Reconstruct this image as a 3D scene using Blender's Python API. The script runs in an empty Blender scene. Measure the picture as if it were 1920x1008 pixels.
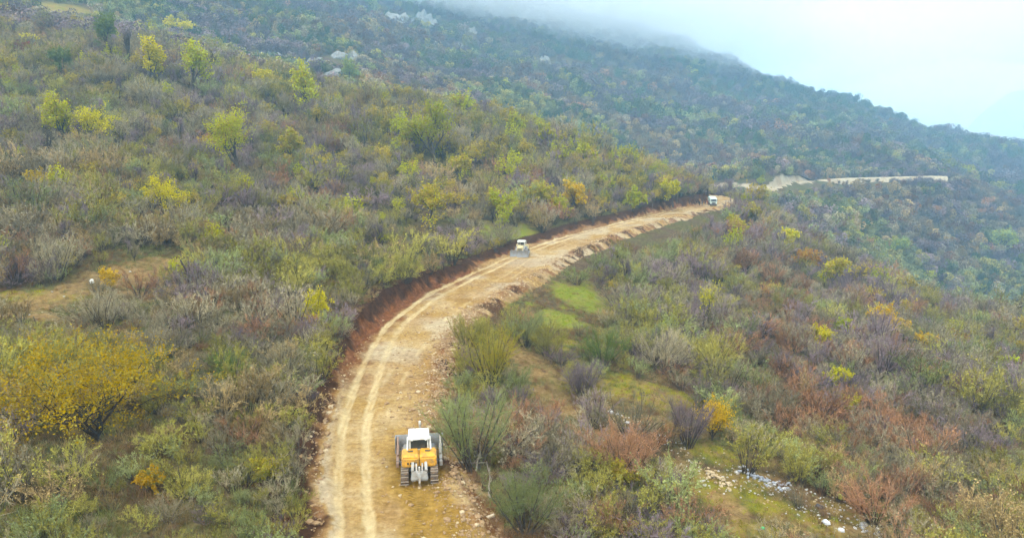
import bpy, math, random
import numpy as np
from mathutils import Vector, Matrix

random.seed(7)
RNG = np.random.default_rng(7)
SC = bpy.context.scene
COL = SC.collection

# ------------------------------------------------------------------ camera
FPX = 1371.0                       # focal length in pixels of a 1920 wide picture
PITCH = math.atan(254.0 / FPX)     # horizon lies at row 250 of 1008
CAMZ = 27.0                        # drone height above the road
cam_data = bpy.data.cameras.new('camera')
cam = bpy.data.objects.new('camera', cam_data)
COL.objects.link(cam)
cam.location = (0, 0, CAMZ)
cam.rotation_euler = (math.pi / 2 - PITCH, 0, 0)
cam_data.sensor_width = 36.0
cam_data.lens = 36.0 * FPX / 1920.0
cam_data.clip_start = 0.5
cam_data.clip_end = 20000
SC.camera = cam

# ------------------------------------------------------------------ world, sun, exposure
SUN_EL, SUN_AZ = math.radians(52), math.radians(205)     # azimuth clockwise from +Y
world = bpy.data.worlds.new('World')
SC.world = world
world.use_nodes = True
wn, wl = world.node_tree.nodes, world.node_tree.links
wn.clear()
w_out = wn.new('ShaderNodeOutputWorld')
w_sky = wn.new('ShaderNodeTexSky')
w_sky.sky_type = 'NISHITA'
w_sky.sun_disc = False
w_sky.sun_elevation = SUN_EL
w_sky.sun_rotation = SUN_AZ
w_sky.dust_density = 4.0
w_bg1 = wn.new('ShaderNodeBackground')
w_bg1.inputs['Strength'].default_value = 0.10
w_bg2 = wn.new('ShaderNodeBackground')           # even deck of low cloud
w_bg2.inputs['Color'].default_value = (0.97, 1.0, 1.0, 1)
w_bg2.inputs['Strength'].default_value = 1.45
w_mix = wn.new('ShaderNodeMixShader')
w_mix.inputs[0].default_value = 0.90
w_tc = wn.new('ShaderNodeTexCoord')
w_sep = wn.new('ShaderNodeSeparateXYZ')
w_rmp = wn.new('ShaderNodeValToRGB')             # mist is bluer low down, white higher up
w_rmp.color_ramp.elements[0].position = 0.02
w_rmp.color_ramp.elements[0].color = (0.52, 0.78, 0.84, 1)
w_rmp.color_ramp.elements[1].position = 0.13
w_rmp.color_ramp.elements[1].color = (0.99, 1.0, 0.99, 1)
wl.new(w_tc.outputs['Generated'], w_sep.inputs[0])
wl.new(w_sep.outputs['Z'], w_rmp.inputs[0])
wl.new(w_rmp.outputs[0], w_bg2.inputs['Color'])
wl.new(w_sky.outputs[0], w_bg1.inputs['Color'])
wl.new(w_bg1.outputs[0], w_mix.inputs[1])
wl.new(w_bg2.outputs[0], w_mix.inputs[2])
wl.new(w_mix.outputs[0], w_out.inputs['Surface'])

sun_data = bpy.data.lights.new('sun', 'SUN')
sun_data.energy = 1.5
sun_data.angle = math.radians(11)
sun_data.color = (1.0, 0.96, 0.88)
sun = bpy.data.objects.new('sun', sun_data)
COL.objects.link(sun)
sun_dir = Vector((math.sin(SUN_AZ) * math.cos(SUN_EL), math.cos(SUN_AZ) * math.cos(SUN_EL), math.sin(SUN_EL)))
sun.rotation_euler = sun_dir.to_track_quat('Z', 'Y').to_euler()
sun.location = sun_dir * 200

SC.view_settings.view_transform = 'Standard'
SC.view_settings.look = 'None'
SC.view_settings.gamma = 1.0
SC.view_settings.use_curve_mapping = False
SC.view_settings.exposure = 0.88
SC.render.engine = 'CYCLES'
cy = SC.cycles
cy.max_bounces = 10
cy.diffuse_bounces = 1
cy.glossy_bounces = 2
cy.transmission_bounces = 3
cy.transparent_max_bounces = 6
cy.volume_bounces = 8
cy.use_denoising = True
cy.use_adaptive_sampling = True
cy.adaptive_threshold = 0.04

# ------------------------------------------------------------------ helpers: noise, meshes, materials
def _hash(ix, iy, seed):
    n = (ix.astype(np.int64) * 374761393 + iy.astype(np.int64) * 668265263 + seed * 1442695041) & 0x7fffffff
    n = ((n ^ (n >> 13)) * 1274126177) & 0x7fffffff
    n = (n ^ (n >> 16)) & 0x7fffffff
    return n / float(0x7fffffff)

def vnoise(x, y, seed=0):
    x = np.asarray(x, float); y = np.asarray(y, float)
    ix = np.floor(x); iy = np.floor(y)
    fx = x - ix; fy = y - iy
    fx = fx * fx * fx * (fx * (fx * 6 - 15) + 10); fy = fy * fy * fy * (fy * (fy * 6 - 15) + 10)
    a = _hash(ix, iy, seed); b = _hash(ix + 1, iy, seed)
    c = _hash(ix, iy + 1, seed); d = _hash(ix + 1, iy + 1, seed)
    return (a * (1 - fx) + b * fx) * (1 - fy) + (c * (1 - fx) + d * fx) * fy

def fbm(x, y, octs=4, seed=0, gain=0.5):
    """about -1..1"""
    s = 0; a = 1.0; t = 0
    x = np.asarray(x, float); y = np.asarray(y, float)
    for o in range(octs):
        s = s + a * (vnoise(x, y, seed + o * 17) * 2 - 1)
        t += a; a *= gain
        x, y = x * 1.97 + 13.7 + 0.31 * y, y * 1.97 - 7.1 - 0.31 * x
    return s / t * 1.6

def sstep(a, b, x):
    t = np.clip((np.asarray(x, float) - a) / (b - a), 0, 1)
    return t * t * (3 - 2 * t)

def mesh_np(name, verts, faces, mats=(), midx=None, smooth=False, attrs=None):
    """faces: (n,3) or (n,4) array, or list of arrays of both kinds"""
    me = bpy.data.meshes.new(name)
    verts = np.asarray(verts, np.float32)
    fl = [np.asarray(f, np.int32) for f in (faces if isinstance(faces, list) else [faces]) if len(f)]
    me.vertices.add(len(verts))
    me.vertices.foreach_set('co', verts.ravel())
    loops = np.concatenate([f.ravel() for f in fl])
    sizes = np.concatenate([np.full(len(f), f.shape[1], np.int32) for f in fl])
    me.loops.add(len(loops))
    me.loops.foreach_set('vertex_index', loops)
    me.polygons.add(len(sizes))
    starts = np.concatenate([[0], np.cumsum(sizes)[:-1]]).astype(np.int32)
    me.polygons.foreach_set('loop_start', starts)
    me.polygons.foreach_set('loop_total', sizes)
    for m in mats:
        me.materials.append(m)
    if midx is not None:
        me.polygons.foreach_set('material_index', np.asarray(midx, np.int32))
    if smooth:
        me.polygons.foreach_set('use_smooth', np.ones(len(sizes), bool))
    me.update(calc_edges=True)
    if attrs:
        for k, v in attrs.items():
            a = me.attributes.new(k, 'FLOAT', 'POINT')
            a.data.foreach_set('value', np.asarray(v, np.float32))
    return me

def add_obj(name, me, parent=None, loc=None, rot=None, scale=None, **props):
    o = bpy.data.objects.new(name, me)
    COL.objects.link(o)
    if parent is not None:
        o.parent = parent
    if loc is not None:
        o.location = loc
    if rot is not None:
        o.rotation_euler = rot
    if scale is not None:
        o.scale = (scale,) * 3 if isinstance(scale, (int, float)) else scale
    for k, v in props.items():
        if v is not None:
            o[k] = v
    return o

class NT:
    """tiny node-tree writer"""
    def __init__(self, name):
        self.m = bpy.data.materials.new(name)
        self.m.use_nodes = True
        self.t = self.m.node_tree
        self.t.nodes.clear()
        self.out = self.n('ShaderNodeOutputMaterial')
    def n(self, typ, **kw):
        x = self.t.nodes.new(typ)
        for k, v in kw.items():
            setattr(x, k, v)
        return x
    def l(self, a, b):
        self.t.links.new(a, b)
    def set(self, sock, v):
        if hasattr(v, 'is_linked') or isinstance(v, bpy.types.NodeSocket):
            self.l(v, sock)
        else:
            sock.default_value = v if not (isinstance(v, tuple) and len(v) == 3 and sock.type == 'RGBA') else (*v, 1)
    def coord(self, kind='Object'):
        return self.n('ShaderNodeTexCoord').outputs[kind]
    def noise(self, vec, scale, detail=4, rough=0.55, out='Fac'):
        x = self.n('ShaderNodeTexNoise')
        self.l(vec, x.inputs['Vector'])
        x.inputs['Scale'].default_value = scale
        x.inputs['Detail'].default_value = detail
        x.inputs['Roughness'].default_value = rough
        return x.outputs[out]
    def ramp(self, fac, stops):
        x = self.n('ShaderNodeValToRGB')
        self.l(fac, x.inputs[0])
        e = x.color_ramp.elements
        while len(e) < len(stops):
            e.new(0.5)
        for el, (p, c) in zip(e, stops):
            el.position = p
            el.color = (*c, 1) if isinstance(c, tuple) else (c, c, c, 1)
        return x.outputs[0]
    def mix(self, fac, a, b, mode='MIX'):
        x = self.n('ShaderNodeMix', data_type='RGBA', blend_type=mode)
        self.set(x.inputs[0], fac); self.set(x.inputs[6], a); self.set(x.inputs[7], b)
        return x.outputs[2]
    def math(self, op, a, b=0.5, clamp=False):
        x = self.n('ShaderNodeMath', operation=op, use_clamp=clamp)
        self.set(x.inputs[0], a); self.set(x.inputs[1], b)
        return x.outputs[0]
    def attr(self, name):
        return self.n('ShaderNodeAttribute', attribute_name=name).outputs['Fac']
    def bump(self, height, strength=0.5, dist=0.1):
        x = self.n('ShaderNodeBump')
        x.inputs['Strength'].default_value = strength
        x.inputs['Distance'].default_value = dist
        self.l(height, x.inputs['Height'])
        return x.outputs[0]
    def principled(self, color, rough=0.9, metal=0.0, spec=0.2, normal=None):
        b = self.n('ShaderNodeBsdfPrincipled')
        self.set(b.inputs['Base Color'], color)
        self.set(b.inputs['Roughness'], rough)
        b.inputs['Metallic'].default_value = metal
        b.inputs['Specular IOR Level'].default_value = spec
        if normal is not None:
            self.l(normal, b.inputs['Normal'])
        self.l(b.outputs[0], self.out.inputs['Surface'])
        return self.m

# ------------------------------------------------------------------ terrain shape
cp, sp = math.cos(PITCH), math.sin(PITCH)
def pix_dir(px, py):
    a, b = (px - 960) / FPX, (504 - py) / FPX
    return a, cp + b * sp, -sp + b * cp
def at_y(px, py, Y):
    a, dy, dz = pix_dir(px, py)
    t = Y / dy
    return a * t, Y, CAMZ + dz * t
def at_z(px, py, z):
    a, dy, dz = pix_dir(px, py)
    t = (z - CAMZ) / dz
    return a * t, dy * t, z
def project(x, y, z):
    zz = z - CAMZ
    d = y * cp - zz * sp
    v = y * sp + zz * cp
    d = np.maximum(d, 0.1)
    return 960 + FPX * x / d, 504 - FPX * v / d, d

def catmull(pts, step):
    pts = np.asarray(pts, float)
    P = np.vstack([2 * pts[0] - pts[1], pts, 2 * pts[-1] - pts[-2]])
    out = []
    for i in range(1, len(P) - 2):
        t = np.linspace(0, 1, 40, endpoint=False)[:, None]
        a, b, c, d = P[i - 1], P[i], P[i + 1], P[i + 2]
        out.append(0.5 * (2 * b + (c - a) * t + (2 * a - 5 * b + 4 * c - d) * t ** 2 + (3 * b - a - 3 * c + d) * t ** 3))
    out.append(P[-2][None])
    q = np.vstack(out)
    s = np.concatenate([[0], np.cumsum(np.linalg.norm(np.diff(q, axis=0), axis=1))])
    n = max(2, int(s[-1] / step) + 1)
    si = np.linspace(0, s[-1], n)
    return np.stack([np.interp(si, s, q[:, k]) for k in range(q.shape[1])], 1), si

# road centre from its two edges in the photograph, on the level z = 0
EDGE = [(1008, 590, 890), (900, 578, 848), (800, 590, 815), (700, 640, 832), (650, 668, 856), (600, 715, 890), (560, 770, 950),
        (530, 835, 1010), (500, 910, 1050), (470, 980, 1095), (440, 1068, 1165), (420, 1145, 1225), (405, 1215, 1278), (393, 1275, 1330)]
road_pts = []
for py, l, r in EDGE:
    x, y, _ = at_z((l + r) / 2, py, 0)
    road_pts.append((x, y))
x0, y0 = road_pts[0]
road_pts = [(x0 - 1.0, 4), (x0 - 0.3, 25)] + road_pts
road_pts += [(80, 283), (87, 303), (82, 325), (66, 342), (48, 352)]
ROAD, ROAD_S = catmull(road_pts, 1.0)
far_px = [(1240, 347, -8), (1285, 349, -8), (1400, 354, -8), (1455, 354, -8), (1505, 342, -8), (1560, 336, -8), (1650, 333, -8), (1735, 331, -8), (1775, 331, -8)]
far_pts = [at_z(*p)[:2] for p in far_px]
far_pts = [(90, 560), (105, 515)] + far_pts[1:]
FAR, FAR_S = catmull(far_pts, 2.0)
TRACK, TRACK_S = catmull([(-120, 82), (-86, 88)] + [at_y(0, 580, 88)[:2], at_y(110, 555, 95)[:2], at_y(220, 530, 104)[:2], at_y(300, 512, 112)[:2]], 1.0)

def signed_dist(line, S, x, y, maxd=60.0):
    """signed distance to a polyline (positive to its right), and the arc length there"""
    x = np.asarray(x, float); y = np.asarray(y, float)
    shp = x.shape
    x = x.ravel(); y = y.ravel()
    u = np.full(x.shape, 1e3); s = np.zeros(x.shape)
    T = np.gradient(line, axis=0); T /= np.linalg.norm(T, axis=1)[:, None]
    box = (x > line[:, 0].min() - maxd) & (x < line[:, 0].max() + maxd) & (y > line[:, 1].min() - maxd) & (y < line[:, 1].max() + maxd)
    idx = np.nonzero(box)[0]
    for c in range(0, len(idx), 20000):
        k = idx[c:c + 20000]
        dx = x[k, None] - line[None, :, 0]; dy = y[k, None] - line[None, :, 1]
        d2 = dx * dx + dy * dy
        j = d2.argmin(1)
        r = np.arange(len(k))
        t = T[j]
        lon = dx[r, j] * t[:, 0] + dy[r, j] * t[:, 1]
        lat = dx[r, j] * t[:, 1] - dy[r, j] * t[:, 0]
        dist = np.sqrt(d2[r, j])
        sg = np.where(lat >= 0, 1, -1)
        end = (np.abs(lon) > 1.5)
        u[k] = np.where(end, sg * dist, lat)
        s[k] = S[j] + lon
    return u.reshape(shp), s.reshape(shp)

def bank_h(s):
    # height of the cut bank above the road along the near road
    return np.interp(s, [0, 40, 60, 75, 95, 115, 130, 160, 200, 260, 300, 340], [0.9, 0.9, 1.0, 1.6, 3.0, 3.2, 2.2, 1.5, 1.8, 2.2, 2.4, 2.5])

CTRL = []
def c(px, py, Y): CTRL.append(at_y(px, py, Y))
def w(x, y, z): CTRL.append((x, y, z))
# left slope above the road
for a in [(-300, 1000, 40), (60, 1000, 41), (300, 1000, 44), (60, 850, 52), (330, 800, 58), (60, 700, 66), (350, 650, 78), (0, 590, 86), (150, 556, 95), (280, 520, 108),
          (450, 560, 100), (600, 470, 130), (100, 470, 112), (300, 430, 130), (500, 400, 152), (700, 400, 170), (850, 400, 185), (100, 330, 160),
          (100, 250, 200), (100, 170, 245), (0, 95, 290), (300, 300, 190), (300, 200, 240), (300, 110, 300), (500, 250, 240), (480, 145, 320),
          (700, 300, 230), (700, 185, 325), (850, 320, 240), (880, 215, 330), (1000, 360, 235), (1020, 250, 325), (1120, 345, 262), (1130, 295, 318),
          (1210, 335, 305), (-300, 300, 190), (-300, 60, 300), (-400, 600, 95)]:
    c(*a)
# hollow behind the near spur
for a in [(-60, 390, 41), (0, 420, 27), (-100, 390, 48), (-200, 370, 72), (60, 400, 0), (95, 420, -14), (130, 400, -28)]:
    w(*a)
# below the road
for a in [(1000, 1000, 49), (1300, 900, 62), (1420, 1000, 54), (1650, 1000, 57), (1900, 1000, 60), (2200, 900, 72), (1900, 850, 84), (1600, 850, 80), (1100, 780, 78),
          (1200, 730, 88), (1350, 830, 72), (1600, 700, 110), (1900, 720, 125), (1070, 560, 130), (1250, 620, 118), (1250, 500, 170), (1450, 560, 160), (1450, 450, 240),
          (1360, 410, 258), (1700, 620, 165), (1600, 510, 230), (1750, 575, 205), (1920, 610, 205), (2200, 700, 190)]:
    c(*a)
for a in [(150, 270, -46), (200, 260, -62), (190, 200, -52), (150, 330, -52), (220, 330, -76), (300, 300, -92), (105, 330, -8)]:
    w(*a)
# far slope: beyond the hollow, up to the skyline
for a in [(1500, 390, 440), (1500, 430, 400), (1700, 450, 470), (1700, 530, 430), (1900, 540, 470), (1900, 430, 560), (2200, 480, 560), (1900, 350, 800), (1400, 335, 540), (1200, 320, 560),
          (1300, 250, 760), (1500, 270, 800), (1700, 300, 820), (1050, 240, 600), (900, 190, 540), (1000, 150, 800), (800, 110, 760), (640, 60, 720),
          (700, 140, 560), (400, 60, 560), (400, -10, 700), (100, 40, 440), (100, -30, 560), (-300, -60, 500), (-300, -200, 800), (100, -150, 900),
          (1200, 110, 1150), (1100, 45, 1600), (900, -60, 1700), (1300, 102, 1500), (1440, 158, 1260), (1600, 210, 1150), (1700, 239, 1150), (1800, 265, 1150), (1920, 291, 1150),
          (700, 0, 1100), (500, -80, 1100), (2300, 340, 1200), (2300, 380, 900)]:
    c(*a)
for a in [(500, 1900, 40), (700, 1700, -40), (900, 1600, -90), (300, 2300, 180), (1200, 1500, -140), (0, 2600, 420), (-600, 2400, 520), (-900, 1200, 380), (-900, 400, 260), (-500, 100, 150), (-300, -100, 70),
          (0, -100, -2), (200, -100, -50), (500, 100, -130), (900, 500, -150), (1600, 900, -220), (1600, 2600, -250), (600, 3200, 0), (-900, 3200, 560), (-160, 30, 38), (100, 30, -22)]:
    w(*a)
# both sides of the roads
def side(line, S, step, left, right, zf):
    T = np.gradient(line, axis=0); T /= np.linalg.norm(T, axis=1)[:, None]
    for i in range(0, len(line), step):
        nx, ny = T[i, 1], -T[i, 0]
        lf = left(S[i]) if callable(left) else left
        w(line[i, 0] + nx * lf, line[i, 1] + ny * lf, zf(S[i], -1))
        w(line[i, 0] + nx * right, line[i, 1] + ny * right, zf(S[i], 1))
def left_edge(s):
    return np.interp(s, [0, 66, 82, 100, 120, 132, 165, 200, 230, 265, 400], [-4.75, -4.75, -5.6, -6.5, -7.4, -8.1, -8.1, -6.9, -5.5, -5.2, -4.9])
side(ROAD, ROAD_S, 17, lambda s: float(left_edge(s)) - 2.2, 7.5, lambda s, k: float(bank_h(s)) if k < 0 else -0.6)
side(FAR, FAR_S, 12, -8.0, 8.0, lambda s, k: -8 + float(np.interp(s, [0, 135, 155, 212, 235], [1.2, 1.2, 5.0, 5.0, 0.9])) if k < 0 else -8 - 0.9)

_C = np.array(CTRL)
_S0 = 100.0
def _phi(r2):
    return 0.5 * r2 * np.log(r2 + 1e-9)
def _tps_fit():
    X = _C[:, :2] / _S0
    n = len(X)
    d2 = ((X[:, None] - X[None]) ** 2).sum(2)
    K = _phi(d2) + np.eye(n) * 0.004
    P = np.hstack([np.ones((n, 1)), X])
    A = np.zeros((n + 3, n + 3))
    A[:n, :n] = K; A[:n, n:] = P; A[n:, :n] = P.T
    return np.linalg.solve(A, np.concatenate([_C[:, 2], [0, 0, 0]]))
_W = _tps_fit()
def tps(x, y):
    x = np.asarray(x, float); y = np.asarray(y, float)
    shp = x.shape
    q = np.stack([x.ravel(), y.ravel()], 1) / _S0
    z = np.empty(len(q))
    X = _C[:, :2] / _S0
    for c0 in range(0, len(q), 20000):
        k = q[c0:c0 + 20000]
        d2 = ((k[:, None, 0] - X[None, :, 0]) ** 2 + (k[:, None, 1] - X[None, :, 1]) ** 2)
        z[c0:c0 + 20000] = _phi(d2) @ _W[:len(X)] + _W[len(X)] + k @ _W[len(X) + 1:]
    return z.reshape(shp)

def base_h(x, y):
    """natural hillside, before the road is cut"""
    x = np.asarray(x, float); y = np.asarray(y, float)
    d = np.hypot(x, y)
    z = tps(x, y)
    amp = np.interp(d, [0, 60, 200, 500, 1000, 2500], [0.5, 0.5, 1.2, 6, 20, 34])
    wav = np.interp(d, [0, 300, 1000], [1, 1, 1])
    z = z + amp * (0.6 * fbm(x / 60 * wav, y / 60, 4, 5) + 0.4 * fbm(x / 150, y / 150, 3, 9) * sstep(250, 600, d))
    z = z + 0.16 * fbm(x / 3.5, y / 3.5, 3, 21) * (1 - sstep(150, 400, d))
    return z

def ground_at(px, py, tmin=25, tmax=3200):
    a, dy, dz = pix_dir(px, py)
    t = np.geomspace(tmin, tmax, 700)
    h = base_h(a * t, dy * t)
    below = np.nonzero(CAMZ + dz * t < h)[0]
    if not len(below):
        return None
    i = max(below[0], 1)
    lo, hi = t[i - 1], t[i]
    tt = np.linspace(lo, hi, 24)
    hh = base_h(a * tt, dy * tt)
    k = np.nonzero(CAMZ + dz * tt < hh)[0]
    T = tt[k[0]] if len(k) else hi
    return a * T, dy * T, float(base_h(np.array([a * T]), np.array([dy * T]))[0])
# ------------------------------------------------------------------ clearings (world ellipses taken where they lie on the slope)
def spot(px, py):
    g = ground_at(px, py)
    return g
GREEN, DIRT, PALE = [], [], []
for px, py, rx, ry in [(1085, 555, 6.0, 8.5), (1050, 598, 4.6, 5.5), (950, 440, 6.5, 9), (985, 436, 4.5, 6), (1205, 735, 5.0, 4.5), (1150, 728, 3.0, 3.0), (1270, 745, 3.5, 3.5),
                       (1340, 850, 2.6, 4.5), (1390, 905, 2.8, 2.6), (1450, 950, 3.2, 2.6), (1520, 985, 2.6, 2.0), (1590, 960, 2.0, 2.0), (1420, 1000, 2.4, 2.0), (1330, 930, 2.0, 2.0), (1345, 900, 2.6, 2.2), (1310, 915, 2.0, 1.6), (1420, 905, 2.6, 1.8),
                       (70, 552, 8, 2.2), (10, 560, 6, 2.0), (130, 30, 26, 30), (60, 45, 18, 26), (1060, 640, 2.2, 3), (330, 690, 1, 1)]:
    g = spot(px, py)
    if g: GREEN.append((g[0], g[1], rx, ry))
for px, py, rx, ry in [(975, 668, 3.6, 4.2), (1005, 700, 3.6, 3.6), (1035, 738, 3.4, 3.4), (1070, 775, 3.0, 2.8), (1110, 812, 2.4, 2.6), (1140, 800, 2.0, 2.0), (1170, 790, 2.0, 2.0), (1240, 790, 2.0, 2.5), (1200, 800, 2.2, 1.4), (1290, 870, 1.6, 1.8), (1330, 885, 1.8, 1.4),
                       (1380, 960, 1.4, 2.6), (1440, 895, 1.8, 1.3), (1500, 920, 1.8, 1.4), (1560, 945, 1.8, 1.4), (1610, 1000, 1.8, 1.4), (1350, 985, 1.2, 2), (230, 525, 5, 3.4), (60, 595, 6, 2.2), (240, 548, 4, 2.2), (960, 640, 2, 3)]:
    g = spot(px, py)
    if g: DIRT.append((g[0], g[1], rx, ry))
def mask_of(ell, x, y, soft=0.45):
    m = np.zeros(np.shape(x))
    wob = 1 + 0.55 * fbm(np.asarray(x) / 3.0, np.asarray(y) / 3.0, 4, 77)
    for ex, ey, rx, ry in ell:
        q = np.hypot((x - ex) / rx, (y - ey) / ry) * wob
        m = np.maximum(m, 1 - sstep(1 - soft, 1 + soft * 0.4, q))
    return m

# ------------------------------------------------------------------ materials of the ground
def mat_ground():
    t = NT('hillside_soil')
    co = t.coord('Object')
    n1 = t.noise(co, 0.09, 5, 0.6)
    n2 = t.noise(co, 1.3, 6, 0.7)
    litter = t.ramp(n2, [(0.25, (0.030, 0.018, 0.010)), (0.5, (0.085, 0.054, 0.027)), (0.75, (0.175, 0.122, 0.060))])
    grassy = t.ramp(n2, [(0.25, (0.028, 0.030, 0.008)), (0.5, (0.075, 0.072, 0.018)), (0.78, (0.170, 0.145, 0.050))])
    base = t.mix(t.ramp(n1, [(0.40, 0.0), (0.60, 1.0)]), litter, grassy)
    n3 = t.noise(co, 0.35, 5, 0.65)
    n4 = t.noise(co, 5.0, 4, 0.7)
    green = t.ramp(n3, [(0.30, (0.150, 0.165, 0.014)), (0.45, (0.250, 0.215, 0.022)), (0.54, (0.30, 0.215, 0.045)), (0.66, (0.24, 0.155, 0.060))])
    green = t.mix(0.75, green, t.ramp(n4, [(0.3, 0.3), (0.7, 1.05)]), 'MULTIPLY')
    green = t.mix(t.ramp(t.noise(co, 0.8, 5, 0.7), [(0.52, 0.0), (0.66, 0.85)]), green, (0.20, 0.12, 0.045))
    lush = t.mix(0.75, (0.200, 0.235, 0.024), t.ramp(n4, [(0.3, 0.3), (0.7, 1.0)]), 'MULTIPLY')
    green = t.mix(t.math('MULTIPLY', t.attr('lush'), t.ramp(t.noise(co, 0.5, 5, 0.7), [(0.35, 0.25), (0.55, 1.0)])), green, lush)
    dirt = t.ramp(n2, [(0.28, (0.10, 0.055, 0.020)), (0.5, (0.25, 0.155, 0.055)), (0.74, (0.38, 0.27, 0.12))])
    dirt = t.mix(0.7, dirt, t.ramp(n4, [(0.3, 0.4), (0.7, 1.1)]), 'MULTIPLY')
    c = t.mix(t.attr('green'), base, green)
    c = t.mix(t.attr('dirt'), c, dirt)
    bh = t.math('ADD', t.math('MULTIPLY', n2, 0.8), t.math('MULTIPLY', n4, 0.4))
    return t.principled(c, 0.95, spec=0.05, normal=t.bump(bh, 0.7, 0.18))

def mat_road():
    t = NT('road_soil')
    co = t.coord('Object')
    n1 = t.noise(co, 0.16, 5, 0.6)
    n2 = t.noise(co, 1.9, 8, 0.72)
    n4 = t.noise(co, 5.5, 4, 0.75)
    pale = t.ramp(n2, [(0.25, (0.24, 0.150, 0.060)), (0.48, (0.42, 0.290, 0.130)), (0.72, (0.56, 0.430, 0.23))])
    ochre = t.ramp(n2, [(0.25, (0.16, 0.085, 0.022)), (0.5, (0.34, 0.205, 0.060)), (0.75, (0.48, 0.34, 0.125))])
    c = t.mix(t.ramp(n1, [(0.38, 0.0), (0.60, 1.0)]), pale, ochre)
    grey = t.ramp(n2, [(0.3, (0.33, 0.27, 0.17)), (0.7, (0.60, 0.53, 0.38))])
    c = t.mix(t.attr('pale'), c, grey)
    red = t.ramp(n2, [(0.25, (0.060, 0.018, 0.007)), (0.5, (0.165, 0.060, 0.020)), (0.78, (0.33, 0.165, 0.070))])
    c = t.mix(t.attr('red'), c, red)
    damp = t.ramp(n2, [(0.25, (0.15, 0.080, 0.013)), (0.55, (0.31, 0.180, 0.030)), (0.8, (0.42, 0.275, 0.075))])
    c = t.mix(t.attr('damp'), c, damp)
    dark = t.ramp(n2, [(0.3, (0.022, 0.010, 0.005)), (0.6, (0.075, 0.033, 0.014)), (0.8, (0.16, 0.085, 0.04))])
    c = t.mix(t.attr('topsoil'), c, dark)
    rut = t.ramp(n2, [(0.25, (0.48, 0.36, 0.17)), (0.7, (0.64, 0.51, 0.28))])
    c = t.mix(t.attr('rut'), c, rut)
    c = t.mix(t.ramp(n4, [(0.52, 0.0), (0.75, 0.5)]), c, t.mix(0.5, c, (0.13, 0.08, 0.035)))
    c = t.mix(0.55, c, t.ramp(t.noise(co, 0.55, 4, 0.6), [(0.3, 0.62), (0.62, 1.0)]), 'MULTIPLY')
    bh = t.math('ADD', t.math('MULTIPLY', n2, 1.0), t.math('MULTIPLY', n4, 0.55))
    wv = t.math('MULTIPLY', t.math('SINE', t.math('MULTIPLY', t.attr('arc'), 27.0)), t.attr('tread'))
    bh = t.math('ADD', bh, t.math('MULTIPLY', wv, 0.35))
    return t.principled(c, 0.95, spec=0.04, normal=t.bump(bh, 0.8, 0.16))

M_GROUND = mat_ground()
M_ROAD = mat_road()

# ------------------------------------------------------------------ the road strips
RUT, RUT_S = catmull([(at_z(x, y, 0)[:2]) for x, y in [(665, 1008), (660, 900), (668, 800), (690, 710), (714, 650), (753, 600), (824, 550), (922, 502), (992, 470), (1082, 440), (1150, 423), (1220, 406), (1288, 391)]], 1.0)

def strip(name, line, S, u, zfun, mat, ds):
    n = int(S[-1] / ds) + 1
    s = np.linspace(0, S[-1], n)
    lx = np.interp(s, S, line[:, 0]); ly = np.interp(s, S, line[:, 1])
    # smooth frame
    tx = np.gradient(lx); ty = np.gradient(ly)
    k = np.ones(9) / 9
    tx = np.convolve(np.pad(tx, 4, 'edge'), k, 'valid'); ty = np.convolve(np.pad(ty, 4, 'edge'), k, 'valid')
    L = np.hypot(tx, ty); tx /= L; ty /= L
    U, SS = np.meshgrid(u, s)
    X = lx[:, None] + ty[:, None] * U
    Y = ly[:, None] - tx[:, None] * U
    Z, at = zfun(X, Y, U, SS)
    V = np.stack([X, Y, Z], 2).reshape(-1, 3)
    m = len(u)
    i = np.arange((n - 1) * m).reshape(n - 1, m)[:, :-1].ravel()
    F = np.stack([i, i + 1, i + 1 + m, i + m], 1)
    me = mesh_np(name, V, F, [mat], smooth=True, attrs={k2: np.broadcast_to(v, X.shape).ravel() for k2, v in at.items()})
    return add_obj(name, me, kind='structure')

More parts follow.
